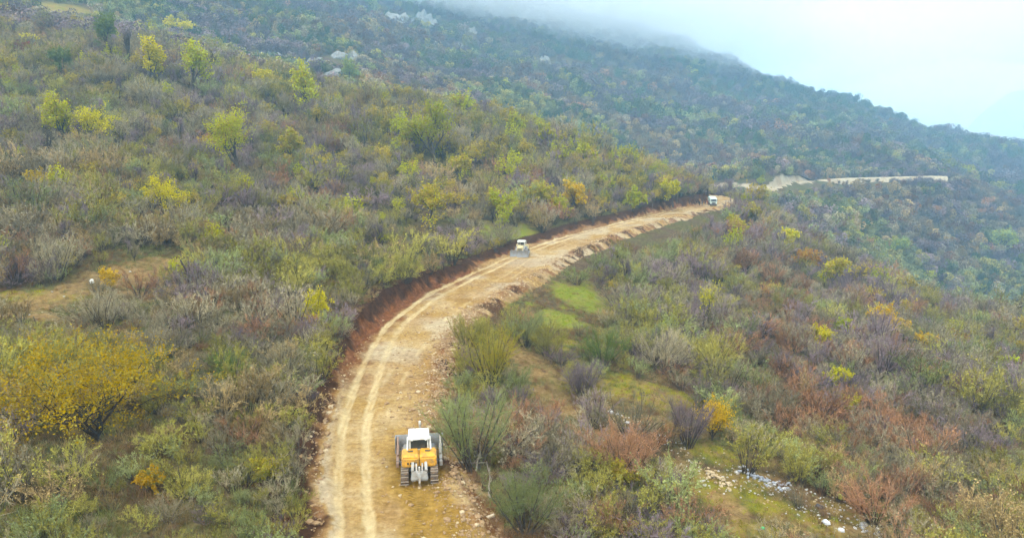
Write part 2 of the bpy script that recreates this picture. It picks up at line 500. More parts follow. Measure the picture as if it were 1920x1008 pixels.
def near_road(X, Y, U, S):
    base = base_h(X, Y)
    jag = 0.75 * fbm(S / 7.0, U * 0 + 3.3, 3, 31) + 0.16 * fbm(X / 1.3, Y / 1.3, 2, 33)
    uL = left_edge(S) + jag
    uR = 5.2 + 0.9 * fbm(S / 11.0, U * 0 + 8.1, 3, 35)
    rough = 0.09 * fbm(X / 1.6, Y / 1.6, 4, 41) + 0.05 * fbm(X / 0.55, Y / 0.55, 2, 43)
    ru, _ = signed_dist(RUT, RUT_S, X, Y, 12)
    rdist = np.abs(np.abs(ru + 0.12 * fbm(S / 9, U * 0, 2, 11)) - 1.08)
    rut = sstep(0.1, 0.7, U - uL) * (1 - sstep(0.20, 0.50, rdist + 0.10 * fbm(X / 2, Y / 2, 2, 12))) * (np.abs(ru) < 4)
    mid = rut * np.clip(0.72 + 0.4 * fbm(X / 5, Y / 5, 3, 14), 0.2, 1) * (1 - 0.55 * np.exp(-(rdist / 0.09) ** 2))
    mid = mid * sstep(0.1, 0.7, U - uL)
    # older wheel marks beside the main pair
    ou = np.abs(np.abs(U - 0.4 + 1.2 * np.sin(S / 23)) - 1.0)
    mid = np.maximum(mid, 0.35 * (1 - sstep(0.12, 0.4, ou)) * sstep(-0.2, 0.4, fbm(X / 6, Y / 6, 3, 16)))
    # double tread in each wheel path
    tread = np.cos(np.clip((np.abs(ru) - 1.08) / 0.20, -2, 2) * math.pi) * rut
    z = 0.02 + rough * (1 - 0.8 * rut) - 0.11 * rut + 0.03 * tread
    ridge = np.exp(-((np.abs(np.abs(ru) - 1.08) - 0.62) / 0.16) ** 2) * (np.abs(ru) < 4)
    z += 0.06 * ridge * (0.6 + 0.6 * fbm(X / 0.8, Y / 0.8, 2, 15))
    # loose soil pushed to the outer edge
    lump = np.clip(0.35 + 0.9 * fbm(X / 3.2, Y / 3.2, 4, 51), 0, 2)
    berm = np.exp(-((U - uR) / 1.25) ** 2) * (0.15 + 0.45 * lump) + 0.16 * np.clip(fbm(X / 0.8, Y / 0.8, 3, 53), 0, 1) * sstep(2.5, 5, U)
    z = z + berm
    # left foot: spoil lying below the bank
    z = z + 0.35 * (1 - sstep(0.0, 1.8, U - uL)) * np.clip(0.4 + fbm(X / 1.4, Y / 1.4, 3, 57), 0, 1.4)
    # right fill slope
    k = sstep(0.6, 3.0, U - uR)
    z = z * (1 - k) + (base - 0.07) * k
    # bank: ragged, leaning cut with crumbled foot
    wb = 1.9 + 0.5 * fbm(S / 6.0, U * 0 + 1.7, 3, 59)
    b = np.clip((uL - U) / wb, 0, 1)
    bb = b ** 1.05 + (0.20 * fbm(X / 2.0, Y / 2.0, 3, 61) + 0.10 * fbm(X / 0.7, Y / 0.7, 2, 62)) * np.sin(b * math.pi)
    bb = np.clip(bb, 0, 1)
    z = np.where(U < uL, z * (1 - bb) + (base - 0.02) * bb, z)
    out = sstep(0.0, 0.6, (uL - wb) - U)
    z = z - 0.06 * out
    # colours that belong to the soil
    redzone = np.interp(S[:, :1], [0, 70, 82, 118, 134, 150, 175, 215, 240, 300], [0.05, 0.10, 0.9, 1.0, 0.75, 0.2, 0.30, 0.55, 0.3, 0.3])
    left = 1 - sstep(0.2, 3.6, U - left_edge(S) + 1.3 * fbm(X / 3, Y / 3, 3, 63))
    red = np.clip(redzone * left * 1.1 + 0.25 * sstep(-0.1, 0.5, fbm(X / 7, Y / 7, 3, 65)), 0, 1)
    rb = sstep(-0.15, 0.5, fbm(X / 2.2, Y / 2.2, 4, 67)) * sstep(3.2, 5.2, U) * 0.85
    red = np.maximum(np.maximum(red, rb) * (1 - 0.9 * rut), sstep(0.0, 0.25, b) * np.clip(0.62 + 0.38 * redzone + 0.3 * fbm(X / 2.4, Y / 2.4, 3, 66), 0, 1))
    top = np.clip(sstep(0.12, 0.62, b + 0.40 * fbm(X / 1.6, Y / 1.6, 3, 64)) * (b > 0) + sstep(0.1, 0.5, fbm(X / 2.6, Y / 2.6, 4, 69)) * sstep(4.2, 6.0, U) * 0.9, 0, 1)
    dcx, dcy, _ = at_z(770, 985, 0)
    damp = (1 - sstep(1.6, 3.0, np.abs(U - 2.6 + 0.6 * fbm(X / 2, Y / 2, 3, 71)))) * (1 - sstep(52, 58, S + 2 * fbm(X / 3, Y / 3, 2, 73)))
    pale = sstep(-0.2, 0.4, fbm(X / 8, Y / 8, 3, 75)) * 0.55 * (1 - left * redzone) * sstep(60, 90, S) + (1 - sstep(0.4, 1.6, U - left_edge(S))) * (1 - sstep(60, 80, S)) * 0.6
    tread_m = (1 - sstep(0.28, 0.36, np.abs(np.abs(U - 2.75) - 1.12))) * (1 - sstep(54, 57, S))
    return z, dict(arc=S, tread=tread_m, rut=mid, red=red, topsoil=top, damp=damp * 0.9, pale=np.clip(pale, 0, 1) * (b <= 0))

u_near = np.concatenate([np.arange(-14.0, -10.8, 0.6), np.arange(-10.8, -4.6, 0.15), np.arange(-4.6, 8.2, 0.24), np.arange(8.2, 11.5, 0.5)])
near = strip('dirt_road', ROAD, ROAD_S, u_near, near_road, M_ROAD, 0.30)

def far_road(X, Y, U, S):
    base = base_h(X, Y)
    uL = np.interp(S, [0, 135, 155, 212, 235, 380], [-3.0, -3.0, -4.5, -4.5, -1.4, -0.8]) + 0.8 * fbm(S / 6, U * 0, 3, 81)
    wide = np.interp(S, [0, 135, 155, 212, 235, 340, 380], [3.6, 3.6, 5, 6, 1.2, 0.9, 0.1])
    hbank = np.interp(S, [0, 60, 100, 125, 150, 170, 400], [1.0, 1.0, 1.2, 2.5, 5.0, 1.6, 1.2])
    z = -8 + 0.15 * fbm(X / 3, Y / 3, 3, 83) + 0.5 * np.exp(-((U - wide) / 1.2) ** 2)
    k = sstep(1.0, 5.0, U - wide)
    z = z * (1 - k) + (base - 0.25) * k
    b = np.clip((uL - U) / 2.4, 0, 1)
    z = np.where(U < uL, z * (1 - b) + np.maximum(base - 0.25 * (b > 0.97), -9) * b, z)
    one = np.ones_like(X)
    return z, dict(arc=one * 0, tread=one * 0, rut=one * 0, red=0.25 * sstep(0.0, 0.5, fbm(X / 9, Y / 9, 3, 87)), topsoil=0.85 * sstep(0.75, 1.0, b), damp=one * 0, pale=one * 0.8)
u_far = np.concatenate([np.arange(-14, -8, 1.5), np.arange(-8, 9, 0.5), np.arange(9, 18, 1.5)])
farr = strip('dirt_road', FAR, FAR_S, u_far, far_road, M_ROAD, 0.9)

# ------------------------------------------------------------------ the hillside sheet
def axis(lo, a, b, hi, d, g):
    mid = list(np.arange(a, b + d / 2, d))
    l, st, x = [], d, a
    while x > lo:
        st *= g; x -= st; l.append(x)
    r, st, x = [], d, b
    while x < hi:
        st *= g; x += st; r.append(x)
    return np.array(l[::-1] + mid + r)
gx = axis(-1100, -75, 105, 1700, 0.62, 1.022)
gy = axis(-200, 32, 300, 2500, 0.62, 1.020)
print('terrain grid', len(gx), len(gy))
GX, GY = np.meshgrid(gx, gy)
GZ = base_h(GX, GY)
RU, RS = signed_dist(ROAD, ROAD_S, GX, GY, 25)
FU, FS = signed_dist(FAR, FAR_S, GX, GY, 25)
green = mask_of(GREEN, GX, GY)
dirt = mask_of(DIRT, GX, GY)
TU, TS = signed_dist(TRACK, TRACK_S, GX, GY, 12)
dirt = np.maximum(dirt, 0.95 * (1 - sstep(3.4, 5.2, np.abs(TU) + 1.2 * fbm(GX / 3, GY / 3, 3, 91))))
dirt = dirt * (0.55 + 0.45 * sstep(-0.3, 0.3, fbm(GX / 1.8, GY / 1.8, 3, 93)))
lush_c = [GREEN[0], GREEN[1], GREEN[2], GREEN[3]]
lush = mask_of(lush_c, GX, GY)
m = len(gx); n = len(gy)
idx = np.arange(n * m).reshape(n, m)
F = np.stack([idx[:-1, :-1].ravel(), idx[:-1, 1:].ravel(), idx[1:, 1:].ravel(), idx[1:, :-1].ravel()], 1)
hole = ((RU > left_edge(RS) - 4.0) & (RU < 8.3) & (RS > 1) & (RS < ROAD_S[-1] - 1)).ravel()
hole |= ((FU > np.interp(FS, [0, 135, 155, 212, 235, 340, 380], [-6.5, -6.5, -8, -8, -3.2, -2.0, 0])) & (FU < np.interp(FS, [0, 135, 155, 212, 235, 340, 380], [7.5, 7.5, 9, 10, 3.0, 2.2, 0])) & (FS > 3) & (FS < FAR_S[-1] - 3) & (GY > 350)).ravel()
F = F[~hole[F].all(1)]
me = mesh_np('hillside', np.stack([GX, GY, GZ], 2).reshape(-1, 3), F, [M_GROUND], smooth=True,
             attrs=dict(green=green.ravel(), dirt=dirt.ravel(), lush=lush.ravel()))
add_obj('hillside', me, kind='structure')

# a ghost of another mountain in the mist
def hill_mesh():
    cx, cy_, R = 1900, 2740, 600
    a = np.linspace(-1, 1, 90)
    A, B = np.meshgrid(a, a)
    X = cx + A * R * 1.2; Y = cy_ + B * R
    r = np.hypot(A, B)
    Z = -260 + 440 * np.exp(-(r / 0.42) ** 2) + 30 * fbm(X / 160, Y / 160, 5, 99) * np.exp(-(r / 0.7) ** 2)
    i = np.arange(89 * 90).reshape(89, 90)[:, :-1].ravel()
    return mesh_np('hill', np.stack([X, Y, Z], 2).reshape(-1, 3), np.stack([i, i + 1, i + 91, i + 90], 1), [M_GROUND], smooth=True)
add_obj('hill', hill_mesh(), kind='structure')

# pale crags on the mountainside (photograph x, y of the foot, width and height in pixels, label)
CRAGS = [(735, 45, 60, 34, 'pale cliff of upright slabs at the left end of the upper rock band'), (790, 55, 62, 40, 'largest pale cliff of upright slabs high on the hazy mountainside'),
         (885, 62, 20, 16, 'small pale crag just right of the largest cliff'), (862, 88, 12, 12, 'tiny pale crag below the largest cliff'),
         (1024, 122, 26, 22, 'lone pale crag in the wood below the cloud'), (640, 112, 60, 22, 'long low crag at the left of the hazy slope behind the crest'),
         (585, 128, 50, 24, 'pale broken rocks just above the crest'), (625, 145, 44, 20, 'pale rocks at the right end of the crest rocks'),
         (500, 108, 50, 18, 'grey rocks above the crest at the left'), (150, 42, 30, 14, 'grey stones at the right rim of the pale clearing'), (105, 34, 34, 12, 'grey stones at the left rim of the pale clearing'),
         (975, 75, 10, 12, 'small pale crag under the edge of the cloud')]
CRAG_SPOTS = []
for px, py, wp, hp, lab in CRAGS:
    g = ground_at(px, py)
    if g is None: print('no ground', lab); continue
    dep = project(*g)[2]
    CRAG_SPOTS.append((g, wp * dep / FPX, hp * dep / FPX, lab))
    print('crag', lab[:30], [round(v) for v in g])
# ------------------------------------------------------------------ fast height look-up on the built sheet
def hgrid(x, y):
    x = np.asarray(x, float); y = np.asarray(y, float)
    i = np.clip(np.searchsorted(gx, x) - 1, 0, len(gx) - 2); j = np.clip(np.searchsorted(gy, y) - 1, 0, len(gy) - 2)
    fx = np.clip((x - gx[i]) / (gx[i + 1] - gx[i]), 0, 1); fy = np.clip((y - gy[j]) / (gy[j + 1] - gy[j]), 0, 1)
    return (GZ[j, i] * (1 - fx) + GZ[j, i + 1] * fx) * (1 - fy) + (GZ[j + 1, i] * (1 - fx) + GZ[j + 1, i + 1] * fx) * fy
def seen(x, y, z, slack):
    """is a point on the slope in open view from the drone (a few metres of slack)"""
    ok = np.ones(len(x), bool)
    for t in np.linspace(0.12, 0.97, 45):
        ok &= hgrid(x * t, y * t) < CAMZ + (z - CAMZ) * t + slack
    return ok

# ------------------------------------------------------------------ plant materials
def veg_mat(name, a, b, transl=0.0, var=0.42):
    t = NT(name)
    info = t.n('ShaderNodeObjectInfo')
    co = t.coord('Object')
    n = t.noise(co, 1.6, 3, 0.6)
    n = t.ramp(n, [(0.3, 0.0), (0.7, 1.0)])
    c = t.mix(t.math('ADD', t.math('MULTIPLY', info.outputs['Random'], 0.6), t.math('MULTIPLY', n, 0.4)), a, b)
    hsv = t.n('ShaderNodeHueSaturation')
    r2 = t.math('FRACT', t.math('MULTIPLY', info.outputs['Random'], 7.31))
    t.l(t.math('ADD', t.math('MULTIPLY', r2, var * 2), 1 - var), hsv.inputs['Value'])
    hsv.inputs['Saturation'].default_value = 1.06
    t.l(c, hsv.inputs['Color'])
    d = t.n('ShaderNodeBsdfDiffuse')
    t.l(hsv.outputs[0], d.inputs['Color'])
    if transl:
        tr = t.n('ShaderNodeBsdfTranslucent')
        t.l(hsv.outputs[0], tr.inputs['Color'])
        mx = t.n('ShaderNodeMixShader')
        mx.inputs[0].default_value = transl
        t.l(d.outputs[0], mx.inputs[1]); t.l(tr.outputs[0], mx.inputs[2])
        t.l(mx.outputs[0], t.out.inputs['Surface'])
    else:
        t.l(d.outputs[0], t.out.inputs['Surface'])
    return t.m

VM = {
    'grey':   veg_mat('grey_twig', (0.314, 0.258, 0.160), (0.233, 0.207, 0.120)),
    'olive':  veg_mat('olive_twig', (0.351, 0.304, 0.076), (0.247, 0.235, 0.056)),
    'sage':   veg_mat('sage_leaf', (0.275, 0.290, 0.120), (0.214, 0.244, 0.088), 0.15),
    'oldgold': veg_mat('old_gold_leaf', (0.540, 0.300, 0.016), (0.300, 0.235, 0.024), 0.35, 0.1),
    'tan':    veg_mat('tan_twig', (0.380, 0.276, 0.128), (0.294, 0.212, 0.092)),
    'mauve':  veg_mat('mauve_twig', (0.275, 0.198, 0.189), (0.199, 0.156, 0.167)),
    'russet': veg_mat('russet_twig', (0.342, 0.175, 0.092), (0.257, 0.152, 0.088)),
    'green':  veg_mat('green_leaf', (0.120, 0.175, 0.035), (0.165, 0.205, 0.060), 0.25),
    'yellow': veg_mat('yellow_leaf', (0.760, 0.610, 0.010), (0.580, 0.530, 0.015), 0.35, 0.2),
    'gold':   veg_mat('golden_leaf', (0.620, 0.370, 0.025), (0.480, 0.360, 0.030), 0.35, 0.2),
    'lime':   veg_mat('lime_leaf', (0.500, 0.560, 0.012), (0.400, 0.480, 0.015), 0.35, 0.15),
    'ygreen': veg_mat('yellow_green_leaf', (0.470, 0.440, 0.025), (0.340, 0.370, 0.025), 0.35, 0.2),
    'pgreen': veg_mat('pale_green_leaf', (0.300, 0.360, 0.120), (0.230, 0.300, 0.090), 0.3, 0.15),
    'orange': veg_mat('orange_leaf', (0.480, 0.230, 0.045), (0.380, 0.220, 0.050), 0.35, 0.2),
    'red':    veg_mat('red_leaf', (0.360, 0.085, 0.050), (0.280, 0.090, 0.060), 0.3, 0.2),
    'khaki':  veg_mat('khaki_leaf', (0.450, 0.340, 0.060), (0.340, 0.280, 0.055), 0.3, 0.2),
    'bark':   veg_mat('dark_bark', (0.055, 0.045, 0.036), (0.085, 0.070, 0.055)),
    'pbark':  veg_mat('grey_bark', (0.105, 0.086, 0.066), (0.062, 0.051, 0.040)),
}

# ------------------------------------------------------------------ plant geometry
class Geo:
    def __init__(self):
        self.v, self.t, self.q, self.n = [], [], [], 0
    def add(self, v, f):
        v = np.asarray(v, float); f = np.asarray(f)
        (self.t if f.shape[1] == 3 else self.q).append(f + self.n)
        self.v.append(v); self.n += len(v)
    def tube(self, pts, rad, sides=4):
        pts = np.asarray(pts, float); k = len(pts)
        d = np.gradient(pts, axis=0); d /= np.linalg.norm(d, axis=1)[:, None] + 1e-9
        ref = np.array([0.31, 0.87, 0.12])
        a = np.cross(d, ref); a /= np.linalg.norm(a, axis=1)[:, None] + 1e-9
        b = np.cross(d, a)
        an = np.linspace(0, 2 * math.pi, sides, endpoint=False)
        ring = a[:, None] * np.cos(an)[None, :, None] + b[:, None] * np.sin(an)[None, :, None]
        V = pts[:, None] + ring * np.asarray(rad)[:, None, None]
        i = np.arange(k - 1)[:, None] * sides; j = np.arange(sides)[None]; jn = (j + 1) % sides
        F = np.stack([i + j, i + jn, i + sides + jn, i + sides + j], 2).reshape(-1, 4)
        self.add(V.reshape(-1, 3), F)
    def slivers(self, p, d, wid, rng):
        """long thin triangles from p along d"""
        n = len(p)
        r = rng.normal(size=(n, 3))
        s = np.cross(d, r); s /= np.linalg.norm(s, axis=1)[:, None] + 1e-9
        wid = np.broadcast_to(wid, (n,))[:, None]
        bend = rng.normal(size=(n, 3)) * np.linalg.norm(d, axis=1)[:, None] * 0.08
        V = np.stack([p - s * wid / 2, p + s * wid / 2, p + d + bend], 1).reshape(-1, 3)
        self.add(V, np.arange(3 * n).reshape(n, 3))
    def leaves(self, p, size, rng, up=0.5, asp=0.7):
        n = len(p)
        a = rng.normal(size=(n, 3)); a /= np.linalg.norm(a, axis=1)[:, None]
        nrm = rng.normal(size=(n, 3)); nrm[:, 2] = np.abs(nrm[:, 2]) + up
        b = np.cross(nrm, a); b /= np.linalg.norm(b, axis=1)[:, None] + 1e-9
        s = (size * rng.uniform(0.6, 1.35, n))[:, None]
        V = np.stack([p - a * s * 0.5, p + b * s * 0.5 * asp, p + a * s * 0.5, p - b * s * 0.5 * asp], 1).reshape(-1, 3)
        self.add(V, np.arange(4 * n).reshape(n, 4))
    def arrays(self):
        fl = []
        if self.t: fl.append(np.concatenate(self.t))
        if self.q: fl.append(np.concatenate(self.q))
        return np.concatenate(self.v), fl
    def mesh(self, name, mat):
        v, f = self.arrays()
        return mesh_np(name, v, f, [mat])
    def ntri(self):
        return sum(len(x) for x in self.t) + 2 * sum(len(x) for x in self.q)

def unit(v):
    return v / (np.linalg.norm(v, axis=-1, keepdims=True) + 1e-9)

def shrub_geo(seed, H=2.6, spread=0.75, nst=16, nbr=6, ntw=10, nleaf=420, leaf=0.10, tw=0.021, lean=0.25):
    """many-stemmed shrub: stems fan out from the base, twigs and small leaves above"""
    rng = np.random.default_rng(seed)
    st, cr = Geo(), Geo()
    ph = rng.uniform(0, 2 * math.pi, nst); th = spread * np.sqrt(rng.uniform(0.02, 1, nst))
    D = np.stack([np.cos(ph) * np.sin(th), np.sin(ph) * np.sin(th), np.cos(th)], 1)
    L = H * rng.uniform(0.62, 1.0, nst)
    B = np.stack([np.cos(ph), np.sin(ph), ph * 0], 1) * (rng.uniform(0.02, 0.22, nst) * H * 0.35)[:, None]
    tips, tipd = [], []
    for k in range(nst):
        t = np.linspace(0, 1, 4)[:, None]
        side = rng.normal(size=3) * 0.05 * L[k]
        P = B[k] + D[k] * L[k] * t + np.array([0, 0, 1]) * lean * 0.35 * L[k] * t ** 2 + side * np.sin(t * 3)
        P[0, 2] -= 0.25
        st.tube(P, np.array([0.030, 0.024, 0.016, 0.006]) * H / 2.6, 3)
        for b in range(nbr):
            tt = rng.uniform(0.28, 0.95)
            p0 = np.array([np.interp(tt, t[:, 0], P[:, c_]) for c_ in range(3)])
            d = unit(D[k] + rng.normal(size=3) * 0.55 + np.array([0, 0, 0.25]))
            l = H * rng.uniform(0.16, 0.34) * (1.15 - 0.4 * tt)
            cr.slivers(p0[None], (d * l)[None], 0.026 * H / 2.6, rng)
            n = ntw
            q = rng.uniform(0.15, 1.0, n)
            tp = p0 + d * l * q[:, None]
            td = unit(d + rng.normal(size=(n, 3)) * 0.45 + np.array([0, 0, 0.2])) * (H * rng.uniform(0.08, 0.20, n))[:, None]
            tips.append(tp); tipd.append(td)
    tp = np.concatenate(tips); td = np.concatenate(tipd)
    cr.slivers(tp, td, tw, rng)
    if nleaf:
        k = rng.integers(0, len(tp), nleaf)
        cr.leaves(tp[k] + td[k] * rng.uniform(0.2, 1.1, nleaf)[:, None] + rng.normal(size=(nleaf, 3)) * 0.04, leaf, rng)
    return st, cr

def tree_geo(seed, H, W, nleaf=1500, leaf=0.2, levels=3, trunk=0.25, open_=0.6, bare=False, forks=3, rad=0.030, tw=0.03, ntw=900, sides=5):
    """tapered trunk, limbs, branches; leaves hang round the outer branches; fitted to height H and width W"""
    rng = np.random.default_rng(seed)
    polys = []
    outer_p, outer_d = [], []
    def grow(p, d, l, r, lev):
        n = 4
        P = [p]; dd = d
        for i in range(n):
            dd = unit(dd + rng.normal(size=3) * (0.10 + 0.06 * lev) + np.array([0, 0, 0.05]))
            P.append(P[-1] + dd * l / n)
        P = np.array(P)
        R = np.linspace(r, r * (0.55 if lev < levels else 0.25), n + 1)
        polys.append((P, R, lev))
        if lev >= levels - 1:
            outer_p.append(P[1:]); outer_d.append(np.gradient(P, axis=0)[1:])
        if lev < levels:
            nb = forks if lev == 0 else rng.integers(3, 6)
            a0 = rng.uniform(0, 6.28)
            for k in range(nb):
                q = 1.0 if k == 0 else rng.uniform(0.45, 1.0)
                i = min(int(q * n), n)
                ax = unit(np.cross(dd, rng.normal(size=3)))
                ang = a0 + k * 6.28 / nb + rng.normal() * 0.3
                e1 = unit(np.cross(dd, np.array([0.2, 0.9, 0.1]))); e2 = np.cross(dd, e1)
                sp_ = open_ * rng.uniform(0.6, 1.25) * (0.5 if k == 0 and lev > 0 else 1.0)
                nd = unit(dd * math.cos(sp_) + (e1 * math.cos(ang) + e2 * math.sin(ang)) * math.sin(sp_) + np.array([0, 0, 0.12]))
                grow(P[i], nd, l * (rng.uniform(0.62, 0.85) if lev else (1 - trunk) / trunk * 0.42), R[i] * rng.uniform(0.55, 0.75), lev + 1)
    grow(np.zeros(3), np.array([rng.normal() * 0.06, rng.normal() * 0.06, 1.0]), trunk * H, rad * H, 0)
    allp = np.concatenate([P for P, R, l in polys])
    zmax = allp[:, 2].max(); ext = np.percentile(np.hypot(allp[:, 0], allp[:, 1]), 97)
    grow_pad = 0.10
    sz = H * (1 - grow_pad * 0.5) / zmax; sx = (W / 2 * (1 - grow_pad)) / max(ext, 0.01)
    S = np.array([sx, sx, sz])
    st, cr = Geo(), Geo()
    for P, R, lev in polys:
        Q = P * S
        if lev == 0: Q[0, 2] -= 0.4
        st.tube(Q, R, sides if lev < 2 else 3)
    op = np.concatenate(outer_p) * S; od = unit(np.concatenate(outer_d) * S)
    k = rng.integers(0, len(op), ntw)
    l = (H * rng.uniform(0.04, 0.11, ntw))[:, None]
    td = unit(od[k] + rng.normal(size=(ntw, 3)) * 0.6) * l
    (st if bare else cr).slivers(op[k], td, tw, rng)
    if not bare:
        k2 = rng.integers(0, ntw, nleaf)
        pos = op[k[k2]] + td[k2] * rng.uniform(0.1, 1.2, nleaf)[:, None] + rng.normal(size=(nleaf, 3)) * (H * 0.025)
        pos[:, 2] = np.maximum(pos[:, 2], 0.1)
        cr.leaves(pos, leaf, rng)
    return st, cr

def clump_geo(seed, n=380, H=1.0, leaf=0.09, twig=90):
    """crown seen from far off, unit height; leaf sprays spread through an uneven dome"""
    rng = np.random.default_rng(seed)
    g = Geo()
    k = rng.integers(4, 7)
    cen = np.stack([rng.normal(size=k) * 0.22, rng.normal(size=k) * 0.22, rng.uniform(0.35, 0.78, k)], 1)
    rr = rng.uniform(0.16, 0.30, k)
    j = rng.integers(0, k, n)
    d = unit(rng.normal(size=(n, 3)))
    g.leaves(cen[j] + d * (rr[j] * rng.uniform(0.55, 1.0, n) ** 0.5)[:, None], leaf, rng, up=0.8)
    p = np.stack([rng.normal(size=twig) * 0.12, rng.normal(size=twig) * 0.12, rng.uniform(0.0, 0.4, twig)], 1)
    td = unit(np.stack([rng.normal(size=twig) * 0.5, rng.normal(size=twig) * 0.5, np.ones(twig)], 1)) * rng.uniform(0.3, 0.6, twig)[:, None]
    g.slivers(p, td, 0.03, rng)
    return g

# ------------------------------------------------------------------ prototypes kept outside the scene, for the uncountable masses
def proto(name, geos_mats):
    V, FT, FQ, mi_t, mi_q, n = [], [], [], [], [], 0
    for gi, (g, m_) in enumerate(geos_mats):
        v = np.concatenate(g.v)
        for f in g.t: FT.append(f + n); mi_t.append(np.full(len(f), gi))
        for f in g.q: FQ.append(f + n); mi_q.append(np.full(len(f), gi))
        V.append(v); n += len(v)
    fl, mi = [], []
    if FT: fl.append(np.concatenate(FT)); mi.append(np.concatenate(mi_t))
    if FQ: fl.append(np.concatenate(FQ)); mi.append(np.concatenate(mi_q))
    me_ = mesh_np(name, np.concatenate(V), fl, [m_ for g, m_ in geos_mats], np.concatenate(mi))
    return bpy.data.objects.new(name, me_)

def mass(name, protos, pos, rotz, scl, idx_, label, cat):
    """one uncountable mass: plants set out on points with geometry nodes"""
    col = bpy.data.collections.new(name + '_kinds')
    for i, p in enumerate(protos):
        p.name = '%s_kind_%03d' % (name, i)
        col.objects.link(p)
    me_ = bpy.data.meshes.new(name)
    me_.vertices.add(len(pos))
    me_.vertices.foreach_set('co', np.asarray(pos, np.float32).ravel())
    for nm, typ, arr in (('rz', 'FLOAT', rotz), ('scl', 'FLOAT', scl), ('pick', 'INT', idx_)):
        a = me_.attributes.new(nm, typ, 'POINT')
        a.data.foreach_set('value', np.asarray(arr, np.float32 if typ == 'FLOAT' else np.int32))
    ng = bpy.data.node_groups.new(name + '_nodes', 'GeometryNodeTree')
    ng.interface.new_socket('Geometry', in_out='INPUT', socket_type='NodeSocketGeometry')
    ng.interface.new_socket('Geometry', in_out='OUTPUT', socket_type='NodeSocketGeometry')
    N, L = ng.nodes, ng.links
    gi, go = N.new('NodeGroupInput'), N.new('NodeGroupOutput')
    ip = N.new('GeometryNodeInstanceOnPoints')
    ci = N.new('GeometryNodeCollectionInfo')
    ci.inputs['Collection'].default_value = col
    ci.inputs['Separate Children'].default_value = True
    ci.inputs['Reset Children'].default_value = True
    def na(nm, typ):
        x = N.new('GeometryNodeInputNamedAttribute'); x.data_type = typ
        x.inputs['Name'].default_value = nm
        return x.outputs['Attribute']
    cx = N.new('ShaderNodeCombineXYZ')
    L.new(na('rz', 'FLOAT'), cx.inputs[2])
    L.new(gi.outputs[0], ip.inputs['Points'])
    L.new(ci.outputs[0], ip.inputs['Instance'])
    ip.inputs['Pick Instance'].default_value = True
    L.new(na('pick', 'INT'), ip.inputs['Instance Index'])
    L.new(cx.outputs[0], ip.inputs['Rotation'])
    L.new(na('scl', 'FLOAT'), ip.inputs['Scale'])
    L.new(ip.outputs[0], go.inputs[0])
    o = add_obj(name, me_, kind='stuff', label=label, category=cat)
    md = o.modifiers.new('instances', 'NODES')
    md.node_group = ng
    return o

